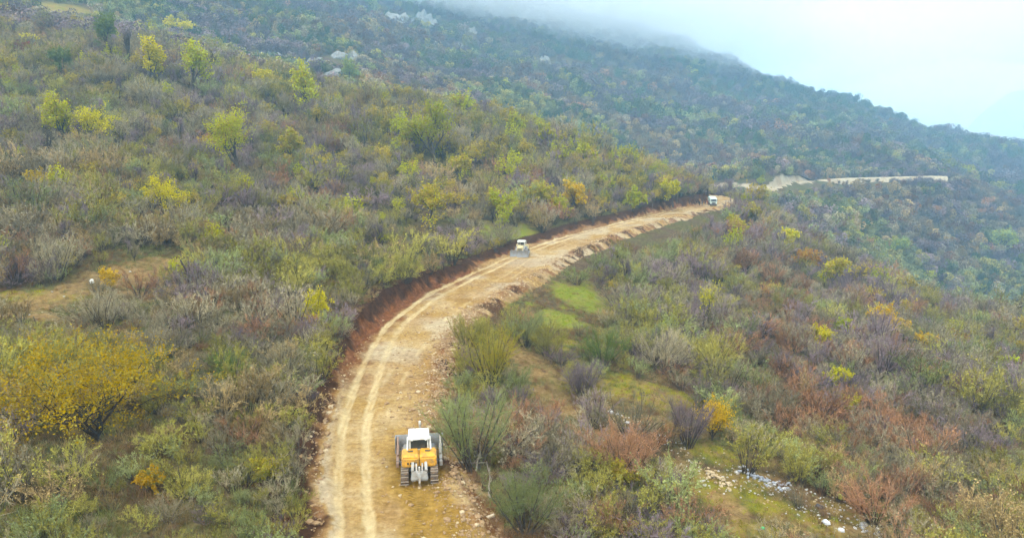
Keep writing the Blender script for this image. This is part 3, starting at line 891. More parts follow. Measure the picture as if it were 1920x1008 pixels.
# ------------------------------------------------------------------ single trees, each placed where it stands in the photograph
# (x, y of the foot, height and width in photograph pixels, kind, leaf colour, label)
TREES = [
 (185, 828, 178, 350, 'spread', 'oldgold', 'wide golden yellow tree with dark forked limbs in the lower left corner'),
 (305, 408, 75, 84, 'bush', 'yellow', 'round bright yellow tree standing alone on the open slope above the left track'),
 (172, 272, 68, 80, 'bush', 'yellow', 'brightest yellow bushy tree high on the slope at the left edge'),
 (122, 272, 82, 62, 'tree', 'ygreen', 'olive green tree with dark trunk leaning on the brightest yellow bushy tree'),
 (92, 290, 48, 50, 'bare', None, 'small leafless dark forked tree left below the bright yellow bushy tree'),
 (449, 335, 122, 84, 'tall', 'ygreen', 'tall pointed yellow green tree in the middle of the left slope'),
 (268, 294, 16, 28, 'bush', 'lime', 'tiny lime yellow bush between the yellow tree and the tall green tree'),
 (597, 362, 60, 24, 'snag', None, 'straight dead trunk with short stubs on the left slope'),
 (68, 350, 30, 66, 'bush', 'gold', 'low orange yellow bush at the left edge above the left track'),
 (545, 305, 58, 46, 'tree', 'khaki', 'yellow brown tree just to the right of the tall pointed tree'),
 (385, 280, 24, 26, 'bush', 'gold', 'small golden bush at the left foot of the tall pointed tree'),
 (805, 428, 82, 84, 'tree', 'khaki', 'broad khaki tree with dark trunk on the slope above the road'),
 (290, 162, 78, 44, 'tree', 'yellow', 'slender yellow tree near the crest on the upper left'),
 (362, 175, 82, 58, 'tree', 'ygreen', 'green tree with bare dark top beside the slender yellow tree'),
 (398, 152, 56, 34, 'bare', None, 'dark leafless forked tree on the crest on the upper left'),
 (243, 130, 72, 30, 'bare', None, 'thin dark leafless tree left of the slender yellow tree'),
 (205, 105, 70, 40, 'tree', 'green', 'dull green tree with dark trunk near the crest at the upper left'),
 (118, 150, 52, 40, 'tree', 'green', 'grey green tree below the red bush at the upper left'),
 (338, 72, 34, 52, 'tree', 'yellow', 'yellow topped tree above the crest line at the upper left'),
 (40, 112, 30, 34, 'bush', 'red', 'dull red bush at the left edge below the pale clearing'),
 (66, 95, 26, 38, 'bush', 'yellow', 'yellow green bush right of the dull red bush'),
 (570, 212, 82, 56, 'tree', 'ygreen', 'forked tree with yellow green leaves on the crest left of the rocks'),
 (545, 170, 44, 30, 'bare', None, 'leafless tree on the crest just left of the forked yellow green tree'),
 (497, 162, 28, 36, 'bush', 'yellow', 'yellow bush on the crest line above the tall pointed tree'),
 (655, 165, 48, 34, 'tree', 'pgreen', 'pale green tree on the crest below the lower rocks'),
 (690, 195, 40, 34, 'bare', None, 'bare forked tree on the crest right of the pale green tree'),
 (597, 606, 58, 60, 'bush', 'yellow', 'yellow topped bush above the red cut bank'),
 (366, 540, 56, 46, 'snag', None, 'crooked dark snag above the end of the left track'),
 (815, 312, 105, 100, 'tree', 'ygreen', 'large yellow green tree in the middle of the slope above the road'),
 (770, 290, 60, 60, 'tree', 'ygreen', 'yellow green tree touching the left side of the large one above the road'),
 (860, 340, 44, 40, 'tree', 'khaki', 'khaki tree at the right foot of the large yellow green one'),
 (868, 360, 50, 34, 'bare', None, 'dark leafless tree below the large yellow green tree'),
 (1012, 275, 38, 60, 'tree', 'ygreen', 'yellow green tree on the crest above the middle of the road'),
 (1092, 312, 38, 46, 'tree', 'ygreen', 'dark stemmed green tree on the crest left of the far road'),
 (945, 425, 62, 60, 'tree', 'ygreen', 'yellow green tree beside the small green meadow above the road'),
 (1000, 398, 50, 54, 'tree', 'khaki', 'khaki tree between the small meadow and the orange yellow tree'),
 (1078, 402, 56, 44, 'tree', 'gold', 'orange yellow tree above the cut bank in mid picture'),
 (1040, 408, 40, 44, 'bush', 'ygreen', 'low green bush left below the orange yellow tree'),
 (1185, 395, 40, 44, 'tree', 'ygreen', 'green tree above the bank near the road bend'),
 (1262, 386, 42, 46, 'tree', 'yellow', 'yellow green tree on the nose of the slope at the road bend'),
 (1372, 446, 40, 46, 'tree', 'ygreen', 'yellow green tree just below the parked truck'),
 (1470, 476, 42, 36, 'tree', 'yellow', 'yellow tree on the slope below and right of the parked truck'),
 (1410, 420, 34, 46, 'tree', 'khaki', 'khaki tree right of the parked truck'),
 (1560, 545, 56, 44, 'tree', 'khaki', 'yellow brown tree on the edge of the reddish slope'),
 (1510, 500, 30, 50, 'bush', 'orange', 'rust orange bush on the reddish slope'),
 (1315, 628, 92, 50, 'crowntop', 'yellow', 'thin dark forked tree with yellow tip below the road'),
 (1578, 632, 36, 40, 'bush', 'lime', 'lime green bush below the dead snag on the reddish slope'),
 (1572, 605, 36, 24, 'snag', None, 'small dead snag behind the lime green bush'),
 (1652, 626, 56, 66, 'tree', 'gold', 'golden tree with dark stem on the reddish slope'),
 (1540, 655, 44, 52, 'bush', 'yellow', 'yellow bush left below the lime green bush'),
 (1740, 660, 34, 44, 'bush', 'gold', 'left of two golden bushes side by side at the right edge'),
 (1795, 655, 36, 48, 'bush', 'orange', 'right and more orange of two golden bushes near the right edge'),
 (1888, 692, 26, 44, 'bush', 'lime', 'lime green bush at the right edge of the slope'),
 (1572, 730, 40, 50, 'bush', 'yellow', 'yellow bush in the russet thicket above the rubble'),
 (1590, 775, 34, 40, 'bush', 'khaki', 'khaki bush under the yellow bush in the russet thicket'),
 (1680, 492, 42, 42, 'tree', 'pgreen', 'pale green round tree on the far slope at the right'),
 (1875, 475, 44, 40, 'tree', 'pgreen', 'dull pale green tree on the far slope at the right edge'),
 (1335, 825, 76, 64, 'bush', 'gold', 'golden orange bush beside the grey shrub on the grass clearing'),
 (1290, 838, 98, 62, 'vase', 'mauve', 'tall grey leafless shrub on the grass clearing'),
 (1090, 745, 75, 62, 'vase', 'mauve', 'dark grey rounded shrub at the top of the brown trail'),
 (1028, 672, 62, 62, 'vase', 'olive', 'rounded olive shrub with dark stems below the bright green patch'),
 (985, 650, 72, 74, 'vase', 'sage', 'dense green grey shrub below the road just left of the bright green patch'),
 (920, 720, 110, 74, 'vase', 'khaki', 'tall yellowish shrub on the road shoulder at the bend'),
 (875, 655, 62, 54, 'vase', 'olive', 'dark shrub on the outer road edge beside the loose soil'),
 (885, 880, 158, 120, 'vase', 'sage', 'tall upright shrub with many pale stems right of the large bulldozer'),
 (985, 1000, 130, 140, 'vase', 'sage', 'wide grey green shrub behind the pale log'),
 (1165, 900, 115, 150, 'vase', 'russet', 'pinkish brown shrub in the middle of the lower thicket'),
 (1160, 912, 50, 70, 'bush', 'khaki', 'yellow leaved bush at the foot of the pinkish brown shrub'),
 (1640, 985, 105, 130, 'vase', 'russet', 'rust red shrub above the rubble at the bottom right'),
 (1130, 690, 72, 84, 'vase', 'green', 'rounded green shrub right of the bright green patch'),
 (1240, 700, 85, 96, 'vase', 'grey', 'grey shrub at the upper rim of the grass clearing'),
 (1340, 705, 85, 100, 'vase', 'olive', 'dark olive shrub right of the grass clearing'),
 (500, 905, 46, 56, 'bush', 'khaki', 'small khaki bush near the left road edge at the bottom'),
 (285, 920, 44, 54, 'bush', 'oldgold', 'small golden bush below the wide golden tree'),
 (440, 715, 62, 95, 'vase', 'green', 'fresh green shrub right of the wide golden tree'),
 (205, 545, 42, 44, 'bush', 'gold', 'small golden bush beside the white bags on the left track'),
]
TREE_SPOTS = []
tree_tris = 0
for ti, (px, py, hp, wp, kind, colr, lab) in enumerate(TREES):
    g = ground_at(px, py)
    if g is None:
        print('no ground', lab); continue
    dep = project(g[0], g[1], g[2])[2]
    H, Wd = hp * dep / FPX * 1.18, wp * dep / FPX * 1.15
    f = float(np.clip(dep / 90, 0.9, 3.2))
    if kind == 'spread':
        st, cr = tree_geo(100 + ti, H, Wd, nleaf=11000, leaf=0.18, levels=4, trunk=0.10, open_=0.85, forks=6, rad=0.030, ntw=2400, tw=0.03)
    elif kind == 'bush':
        st, cr = tree_geo(100 + ti, H, Wd, nleaf=3600, leaf=0.17 * f * min(1, H / 4 + 0.35), levels=3, trunk=0.12, open_=0.7, forks=6, rad=0.022, ntw=700, tw=0.02 * f)
    elif kind == 'tall':
        st, cr = tree_geo(100 + ti, H, Wd, nleaf=5600, leaf=0.38, levels=3, trunk=0.34, open_=0.55, forks=6, ntw=900, tw=0.06)
    elif kind == 'crowntop':
        st, cr = tree_geo(100 + ti, H, Wd, nleaf=240, leaf=0.28, levels=3, trunk=0.3, open_=0.45, forks=4, rad=0.02, ntw=600, tw=0.03)
    elif kind == 'tree':
        st, cr = tree_geo(100 + ti, H, Wd, nleaf=3000, leaf=0.20 * f * min(1.2, H / 6 + 0.3), levels=3, trunk=0.28, open_=0.62, forks=4, rad=0.036, ntw=800, tw=0.025 * f)
    elif kind == 'bare':
        st, cr = tree_geo(100 + ti, H, Wd, levels=3, trunk=0.3, open_=0.5, forks=3, bare=True, rad=0.048, ntw=260, tw=0.03 * f)
    elif kind == 'snag':
        st, cr = tree_geo(100 + ti, H, Wd, levels=1, trunk=0.75, open_=0.9, forks=5, bare=True, rad=0.040, ntw=30, tw=0.06)
    else:
        big = H > 4
        st, cr = shrub_geo(100 + ti, H=H * 0.86, spread=min(1.0, 0.3 + Wd / H * 0.42), nst=20 if big else 16, nbr=13, ntw=13, nleaf=1700 if colr != 'mauve' else 200, leaf=0.10 * max(1, f), tw=0.018 * max(1, f), lean=0.1)
    shr = kind in ('bush', 'vase')
    root = add_obj({'bush': 'leafy_bush', 'vase': 'shrub', 'snag': 'dead_tree', 'bare': 'bare_tree'}.get(kind, 'tree'), None, loc=(g[0], g[1], g[2] - 0.05), rot=(0, 0, random.uniform(0, 6.28)),
                   label=lab, category={'bush': 'bush', 'vase': 'shrub'}.get(kind, 'tree'))
    add_obj('stem' if shr else 'trunk', st.mesh('trunk', VM['pbark' if kind == 'vase' else 'bark']), root)
    tree_tris += st.ntri()
    if cr.v:
        cm = cr.mesh('crown', VM[colr])
        sec = {'yellow': 'ygreen', 'gold': 'khaki', 'oldgold': 'khaki', 'ygreen': 'khaki', 'lime': 'ygreen', 'khaki': 'ygreen', 'orange': 'khaki', 'pgreen': 'ygreen', 'red': 'russet'}.get(colr)
        if sec:
            cm.materials.append(VM[sec])
            nf = len(cm.polygons)
            cm.polygons.foreach_set('material_index', (np.random.default_rng(ti).uniform(size=nf) < 0.22).astype(np.int32))
        add_obj('crown', cm, root)
        tree_tris += cr.ntri()
    TREE_SPOTS.append((g[0], g[1], Wd * 0.42))
print('tree tris', tree_tris)
TREE_SPOTS = np.array(TREE_SPOTS)

# ------------------------------------------------------------------ the thicket: shrubs on the near slope
KINDS = ['grey', 'olive', 'tan', 'mauve', 'russet', 'sage']
SHAPES = [dict(H=2.6, spread=0.80), dict(H=2.6, spread=0.60, nst=14, lean=0.1), dict(H=2.6, spread=1.05, nst=20), dict(H=2.6, spread=0.7, nst=12, nleaf=500)]
LEAFY = {'grey': 0.5, 'olive': 1.3, 'tan': 0.9, 'mauve': 0.15, 'russet': 0.6, 'sage': 1.8}
SHR = {}
for ki, kname in enumerate(KINDS):
    for si, shp in enumerate(SHAPES):
        p = dict(shp)
        p['nleaf'] = int(p.get('nleaf', 380) * LEAFY[kname])
        SHR[ki, si] = shrub_geo(500 + ki * 10 + si, **p)
NS = len(SHAPES)

def jitter(xa, xb, ya, yb, cell, rng):
    nx, ny = int((xb - xa) / cell), int((yb - ya) / cell)
    X, Y = np.meshgrid(np.arange(nx), np.arange(ny))
    X = xa + (X + rng.uniform(-0.1, 1.1, X.shape)) * cell; Y = ya + (Y + rng.uniform(-0.1, 1.1, Y.shape)) * cell
    return X.ravel(), Y.ravel()

def in_frame(x, y, z, mx=170, my=150):
    px, py, d = project(x, y, z)
    return (px > -mx) & (px < 1920 + mx) & (py > -my) & (py < 1008 + my) & (d > 10), px, py, d

def open_ground(x, y, soft=0.5):
    u, s = signed_dist(ROAD, ROAD_S, x, y, 500)
    fu, fs = signed_dist(FAR, FAR_S, x, y, 16)
    tu, ts = signed_dist(TRACK, TRACK_S, x, y, 8)
    bad = ((u > left_edge(s) - 1.25) & (u < 7.0 + 0.8 * fbm(x / 3, y / 3, 2, 301))) | ((fu > np.where(fs > 230, -2.5, -7.5)) & (fu < np.where(fs > 230, 4.0, 15)) & (y > 350)) | (np.abs(tu) < 4.2)
    m_ = np.maximum(mask_of(GREEN, x, y), mask_of(DIRT, x, y))
    return (~bad) & (m_ < soft), u

def pick_kind(x, y, u, rng):
    n = len(x)
    f1 = fbm(x / 22, y / 22, 3, 201); f2 = fbm(x / 30, y / 30, 3, 203); f3 = fbm(x / 14, y / 14, 3, 205)
    below = (u > 0)
    d = np.hypot(x, y)
    W_ = np.stack([
        1.05 + 0.5 * f3,                                   # grey
        np.where(below, 0.50, 0.80) + 1.4 * f1,           # olive
        np.where(below, 0.25, 0.60) - 0.6 * f2,           # tan
        np.where(below, 0.66, 0.42) + 1.5 * f2,           # mauve
        np.where(below, 0.60, 0.05) - 0.9 * f1,           # russet
        np.where(below, 0.35, 0.40) + 0.7 * f1], 1)
    W_ = np.clip(W_, 0.02, None) ** 1.6
    W_ /= W_.sum(1)[:, None]
    r = rng.uniform(size=n)[:, None]
    return (W_.cumsum(1) < r).sum(1).clip(0, 5)

rng = np.random.default_rng(11)
xs, ys = jitter(-90, 120, 78, 128, 1.95, rng)
xn, yn = jitter(-60, 75, 34, 78, 1.6, rng)
xs, ys = np.concatenate([xn, xs]), np.concatenate([yn, ys])
xm, ym = jitter(-260, 260, 128, 420, 3.0, rng)
X = np.concatenate([xs, xm]); Y = np.concatenate([ys, ym])
Z = hgrid(X, Y)
ok, PX, PY, DD = in_frame(X, Y, Z)
X, Y, Z = X[ok], Y[ok], Z[ok]
okg, U = open_ground(X, Y)
for tx, ty, tr in TREE_SPOTS:
    okg &= np.hypot(X - tx, Y - ty) > tr * 0.75
okg &= seen(X, Y, Z + 2.0, 1.5)
for fr in (1.0, 2.4):                       # keep the clearings open to the air
    qx, qy = X * (1 + fr / (CAMZ - Z).clip(8)), Y * (1 + fr / (CAMZ - Z).clip(8))
    view_m = np.maximum(mask_of(GREEN, qx, qy), mask_of(DIRT, qx, qy))
    view_m = np.maximum(view_m, np.abs(signed_dist(TRACK, TRACK_S, qx, qy, 8)[0]) < 3.8)
    okg &= ~((view_m > 0.3) & (Y < 140) & (rng.uniform(size=len(X)) < 0.8))
for fr in (1.0, 2.5, 4.0, 5.6):                  # the road shows above the scrub on its outer side
    qx, qy = X * (1 + fr / (CAMZ - Z).clip(8)), Y * (1 + fr / (CAMZ - Z).clip(8))
    qu, qs = signed_dist(ROAD, ROAD_S, qx, qy, 20)
    okg &= ~((qu > -5) & (qu < 5.5) & (qs > 120) & (qs < 305) & (U > 0) & (rng.uniform(size=len(X)) < 0.92))
for tx, ty, tr in TREE_SPOTS:               # single trees stand clear of the scrub before them
    okg &= ~((np.hypot(X - tx * 0.975, Y - ty * 0.975) < np.clip(tr * 1.1, 1.5, 5)) & (rng.uniform(size=len(X)) < 0.8))
gap = fbm(X / 9, Y / 9, 3, 207)
okg &= rng.uniform(size=len(X)) > 0.10 + 0.35 * (gap < -0.35)
X, Y, Z, U = X[okg], Y[okg], Z[okg], U[okg]
KD = pick_kind(X, Y, U, rng)
SH = rng.integers(0, NS, len(X))
dist = np.hypot(X, Y)
SCL = np.clip(rng.lognormal(-0.18, 0.27, len(X)), 0.42, 1.5) * np.interp(dist, [40, 90, 160, 300], [1.05, 1.25, 1.75, 2.3]) * (1 + 0.42 * fbm(X / 11, Y / 11, 3, 211)).clip(0.5, 1.6)
SCL *= np.where((U > 0) & (U < 11), 0.75, 1)
RZ = rng.uniform(0, 6.28, len(X))
PX, PY, DD = project(X, Y, Z + SCL)
size = SCL / DD * ((PX > 5) & (PX < 1915) & (PY > 2) & (PY < 1004))
single = np.zeros(len(X), bool)
for k in range(6):
    i = np.nonzero((KD == k) & (size > 0))[0]
    i = i[np.argsort(-size[i])][:[260, 220, 150, 130, 150, 60][k]]
    single[i] = True
WORDS = ['grey twiggy', 'olive', 'straw brown', 'mauve grey', 'reddish brown', 'grey green']
MS = {}
for (ki, si), (st, cr) in SHR.items():
    MS[ki, si] = (st.mesh('stem', VM['pbark']), cr.mesh('crown', VM[KINDS[ki]]))
# say which shrub it is by the nearest thing one can find in the picture
MARKS = [(185, 740, 'the wide golden tree'), (100, 560, 'the left track'), (599, 578, 'the yellow topped bush'), (366, 510, 'the crooked dark snag'), (440, 690, 'the fresh green shrub'),
         (500, 890, 'the khaki roadside bush'), (285, 900, 'the small golden bush'), (120, 985, 'the bottom left corner'), (400, 985, 'the bottom edge left of the road'), (650, 640, 'the red cut bank'),
         (787, 860, 'the large bulldozer'), (917, 972, 'the pale cut log'), (885, 800, 'the tall shrub by the bulldozer'), (1070, 570, 'the bright green patch'), (1040, 735, 'the brown trail'), (1210, 735, 'the grass clearing'),
         (1090, 710, 'the dark grey rounded shrub'), (1335, 790, 'the golden orange bush'), (1150, 775, 'the largest white block'), (1345, 895, 'the tan rubble heap'), (1435, 902, 'the bluish rubble heap'), (1575, 932, 'the lime yellow bag'),
         (1630, 998, 'the lowest rubble'), (1640, 930, 'the rust red shrub'), (1165, 860, 'the pinkish brown shrub'), (1160, 990, 'the lower middle edge'), (1572, 710, 'the yellow thicket bush'), (1315, 590, 'the thin forked tree'),
         (1578, 615, 'the lime green bush'), (1652, 600, 'the golden slope tree'), (1770, 645, 'the two golden bushes'), (1888, 680, 'the lime bush at the right edge'), (1860, 800, 'the right russet thicket'), (1850, 970, 'the bottom right corner'),
         (1720, 780, 'the middle of the russet thicket'), (920, 660, 'the tall yellowish shrub'), (305, 375, 'the round bright yellow tree'), (760, 500, 'the road above the bend'), (1150, 540, 'the upper right thicket'), (20, 820, 'the left edge'),
         (1480, 800, 'the thicket above the bluish heap'), (1420, 690, 'the dark olive shrub'), (480, 600, 'the middle of the left slope'), (230, 640, 'the lower rim of the left track')]
ORD = ['nearest', 'second nearest', 'third nearest', 'fourth nearest', 'fifth nearest', 'sixth nearest', 'seventh nearest', 'eighth nearest', 'ninth nearest', 'tenth nearest', 'eleventh nearest', 'twelfth nearest', 'thirteenth nearest', 'fourteenth nearest', 'fifteenth nearest', 'sixteenth nearest', 'seventeenth nearest', 'eighteenth nearest', 'nineteenth nearest', 'twentieth nearest']
mk = np.array([(a, b) for a, b, _ in MARKS], float)
cells = {}
for i in np.nonzero(single)[0]:
    dx = PX[i] - mk[:, 0]; dy = PY[i] - mk[:, 1]
    q = np.hypot(dx, dy * 1.3)
    j = int(q.argmin())
    rel = ('to the right of' if dx[j] > 0 else 'to the left of') if abs(dx[j]) > abs(dy[j]) * 1.2 else ('below' if dy[j] > 0 else 'above')
    cells.setdefault((int(KD[i]), j, rel), []).append((q[j], i))
LAB = {}
for (k, j, rel), lst in cells.items():
    lst.sort()
    for n_, (q, i) in enumerate(lst):
        nm = WORDS[k] + ' shrub'
        if len(lst) > 1:
            nm = (ORD[n_] if n_ < len(ORD) else 'outlying') + ' ' + nm
        LAB[i] = '%s %s %s' % (nm, rel, MARKS[j][2])
for i in np.nonzero(single)[0]:
    k = int(KD[i])
    root = add_obj(KINDS[k].replace('tan', 'straw') + '_shrub', None, loc=(X[i], Y[i], Z[i] - 0.06), rot=(float(rng.normal() * 0.09), float(rng.normal() * 0.09), RZ[i]), scale=(float(SCL[i]), float(SCL[i] * rng.uniform(0.85, 1.15)), float(SCL[i] * rng.uniform(0.68, 1.12))),
                   label=LAB[i], category='shrub', group='%s shrubs %s' % (WORDS[k], 'above the road' if U[i] < 0 else 'below the road'))
    a, b = MS[k, int(SH[i])]
    add_obj('stem', a, root)
    add_obj('crown', b, root)
rest = ~single
print('shrubs', len(X), 'single', single.sum())
pr = [proto('p', [(SHR[k, s_][0], VM['pbark']), (SHR[k, s_][1], VM[KINDS[k]])]) for k in range(6) for s_ in range(NS)]
YEL = []
for j, cn in enumerate(['ygreen', 'khaki', 'khaki']):
    st, cr = tree_geo(900 + j, 2.6, 2.2, nleaf=700, leaf=0.14, levels=3, trunk=0.22, forks=4, ntw=350, tw=0.02)
    pr.append(proto('p', [(st, VM['bark']), (cr, VM[cn])]))
for j, cn in enumerate(['mauve', 'grey', 'olive']):
    st, cr = tree_geo(950 + j, 2.6, 2.0, nleaf=160, leaf=0.08, levels=3, trunk=0.25, forks=4, ntw=1300, tw=0.018, open_=0.5)
    pr.append(proto('p', [(st, VM['bark']), (cr, VM[cn])]))
pick = KD * NS + SH
yl = (rng.uniform(size=len(X)) < 0.03 + 0.09 * (fbm(X / 25, Y / 25, 3, 221) > 0.2) + 0.13 * ((dist > 190) & (X > -60))) & (dist > 110) & ((U < 0) | (rng.uniform(size=len(X)) < 0.3))
pick = np.where(yl, 6 * NS + rng.integers(0, 3, len(X)), pick)
tb = (rng.uniform(size=len(X)) < 0.16) & (dist > 120) & ~yl
pick = np.where(tb, 6 * NS + 3 + rng.integers(0, 3, len(X)), pick)
SCL = np.where(tb, SCL * 1.35, SCL)
mass('shrubbery', pr, np.stack([X, Y, Z - 0.06], 1)[rest], RZ[rest], SCL[rest] * np.where(yl, 1.3, 1)[rest], pick[rest], 'grey, olive and reddish scrub covering the slopes around the road', 'scrub')

# ------------------------------------------------------------------ the far wood
for nm, a, b in [('fgrey', (0.170, 0.150, 0.120), (0.120, 0.115, 0.090)), ('folive', (0.150, 0.155, 0.055), (0.100, 0.110, 0.040)), ('fmauve', (0.150, 0.115, 0.120), (0.110, 0.090, 0.105)),
                 ('fgreen', (0.080, 0.125, 0.040), (0.060, 0.090, 0.035)), ('ftan', (0.230, 0.170, 0.100), (0.170, 0.125, 0.075)), ('fygreen', (0.270, 0.270, 0.045), (0.190, 0.210, 0.045)), ('frusset', (0.180, 0.095, 0.060), (0.140, 0.085, 0.060))]:
    VM[nm] = veg_mat('wood_' + nm[1:], tuple(0.9 * v for v in a), tuple(0.9 * v for v in b), 0.0, 0.25)
FK = ['fgrey', 'folive', 'fmauve', 'fgreen', 'ftan', 'fygreen', 'frusset']
FK += ['grey', 'olive', 'mauve', 'sage', 'tan', 'ygreen', 'russet']
fp = []
for j, cn in enumerate(FK):
    for s_ in range(3):
        fp.append(proto('p', [(clump_geo(1200 + j * 5 + s_), VM[cn])]))
xa, ya = jitter(-520, 560, 330, 720, 5.2, rng)
xb, yb = jitter(-900, 1250, 720, 2300, 9.5, rng)
X = np.concatenate([xa, xb]); Y = np.concatenate([ya, yb])
FS_ = np.concatenate([rng.uniform(5.5, 10.5, len(xa)), rng.uniform(9, 17, len(xb))])
Z = hgrid(X, Y)
ok, PX, PY, DD = in_frame(X, Y, Z)
ok &= Y > 330
X, Y, Z, FS_ = X[ok], Y[ok], Z[ok], FS_[ok]
okg, U = open_ground(X, Y)
okg &= seen(X, Y, Z + 6, 2.0)
u, s = signed_dist(ROAD, ROAD_S, X, Y, 14)
FU_, FS2 = signed_dist(FAR, FAR_S, X, Y, 40)
okg &= (np.hypot(X, Y) > 345)
for (cx_, cy_, cz_), cw, ch, _l in CRAG_SPOTS:
    okg &= ~((np.abs(X - cx_) < cw * 0.6) & (Y > cy_ - ch * 2.2 - 45) & (Y < cy_ + ch))
okg &= rng.uniform(size=len(X)) > 0.06 + 0.5 * (fbm(X / 60, Y / 60, 3, 231) < -0.55)
X, Y, Z, FS_, FU_ = X[okg], Y[okg], Z[okg], FS_[okg], FU_[okg]
FS_ *= np.where((FU_ > 0) & (FU_ < 30), np.where(FS2[okg] > 225, 0.45, 0.42), 1)
f1 = fbm(X / 70, Y / 70, 3, 241); f2 = fbm(X / 45, Y / 45, 3, 243)
r = rng.uniform(size=len(X))
Wt = np.clip(np.stack([0.5 + 0 * f1, 0.5 + 1.3 * f1, 0.55 + 1.8 * f2, 0.5 + 1.5 * f1, 0.15 - 0.6 * f2, 0.04 + 0.3 * f1, 0.10 - 0.3 * f1], 1), 0.01, None) ** 1.5
Wt /= Wt.sum(1)[:, None]
kk = (Wt.cumsum(1) < r[:, None]).sum(1).clip(0, 6)
kk = kk + 7 * (rng.uniform(size=len(X)) < np.interp(np.hypot(X, Y), [380, 700, 1100], [0.85, 0.30, 0.08]))
pk = kk * 3 + rng.integers(0, 3, len(X))
print('far wood', len(X))
mass('forest', fp, np.stack([X, Y, Z - 0.2], 1), rng.uniform(0, 6.28, len(X)), FS_, pk, 'hazy blue green wood covering the far mountainside', 'forest')

# ------------------------------------------------------------------ grass and dry weeds
def tuft_geo(seed, n=46, H=0.6, spread=0.45, w_=0.016):
    rg = np.random.default_rng(seed)
    g = Geo()
    p = np.stack([rg.normal(size=n) * 0.16, rg.normal(size=n) * 0.16, np.full(n, -0.03)], 1)
    d = unit(np.stack([rg.normal(size=n) * spread, rg.normal(size=n) * spread, np.ones(n)], 1)) * (H * rg.uniform(0.4, 1, n))[:, None]
    g.slivers(p, d, w_, rg)
    return g
GM = {'dry': veg_mat('dry_grass', (0.34, 0.25, 0.12), (0.24, 0.17, 0.075)), 'sage': veg_mat('weed_green', (0.17, 0.19, 0.06), (0.22, 0.22, 0.09)),
      'brown': veg_mat('dead_weed', (0.17, 0.095, 0.05), (0.24, 0.15, 0.08)), 'meadow': veg_mat('meadow_grass', (0.30, 0.27, 0.02), (0.22, 0.25, 0.02)),
      'lushg': veg_mat('lush_grass', (0.15, 0.23, 0.02), (0.22, 0.27, 0.03))}
gp = []
for cn in ('dry', 'sage', 'brown'):
    for s_ in range(2):
        gp.append(proto('p', [(tuft_geo(1500 + s_ + len(gp)), GM[cn])]))
gp.append(proto('p', [(tuft_geo(1600, 50, 0.26, 0.8, 0.02), GM['meadow'])]))
gp.append(proto('p', [(tuft_geo(1601, 50, 0.22, 0.8, 0.02), GM['lushg'])]))
X, Y = jitter(-85, 100, 36, 150, 0.62, rng)
Z = hgrid(X, Y)
ok, PX, PY, DD = in_frame(X, Y, Z, 80, 60)
X, Y, Z = X[ok], Y[ok], Z[ok]
u, s = signed_dist(ROAD, ROAD_S, X, Y, 14)
tu, ts = signed_dist(TRACK, TRACK_S, X, Y, 8)
gm, dm, lm = mask_of(GREEN, X, Y), mask_of(DIRT, X, Y), mask_of(lush_c, X, Y)
dm = np.maximum(dm, 1 - sstep(3.0, 4.6, np.abs(tu)))
ok = ((u < left_edge(s) - 1.6) | (u > 7.0)) & (rng.uniform(size=len(X)) > dm * 0.8) & (rng.uniform(size=len(X)) > np.interp(np.hypot(X, Y), [90, 150], [0.0, 0.75]))
f1 = fbm(X / 7, Y / 7, 3, 251)
k = np.where(f1 > 0.12, 2, np.where(f1 < -0.25, 4, 0)) + rng.integers(0, 2, len(X))
k = np.where(rng.uniform(size=len(X)) < 0.35, rng.integers(0, 6, len(X)), k)
k = np.where((gm > 0.35) & (rng.uniform(size=len(X)) < 0.62), 6, k)
k = np.where((lm > 0.3) & (rng.uniform(size=len(X)) < 0.85), 7, k)
X, Y, Z, k = X[ok], Y[ok], Z[ok], k[ok]
print('tufts', len(X))
mass('grass', gp, np.stack([X, Y, Z], 1), rng.uniform(0, 6.28, len(X)), np.clip(rng.lognormal(0.05, 0.35, len(X)), 0.5, 2.4), k, 'dry weeds and grass between the shrubs', 'grass')
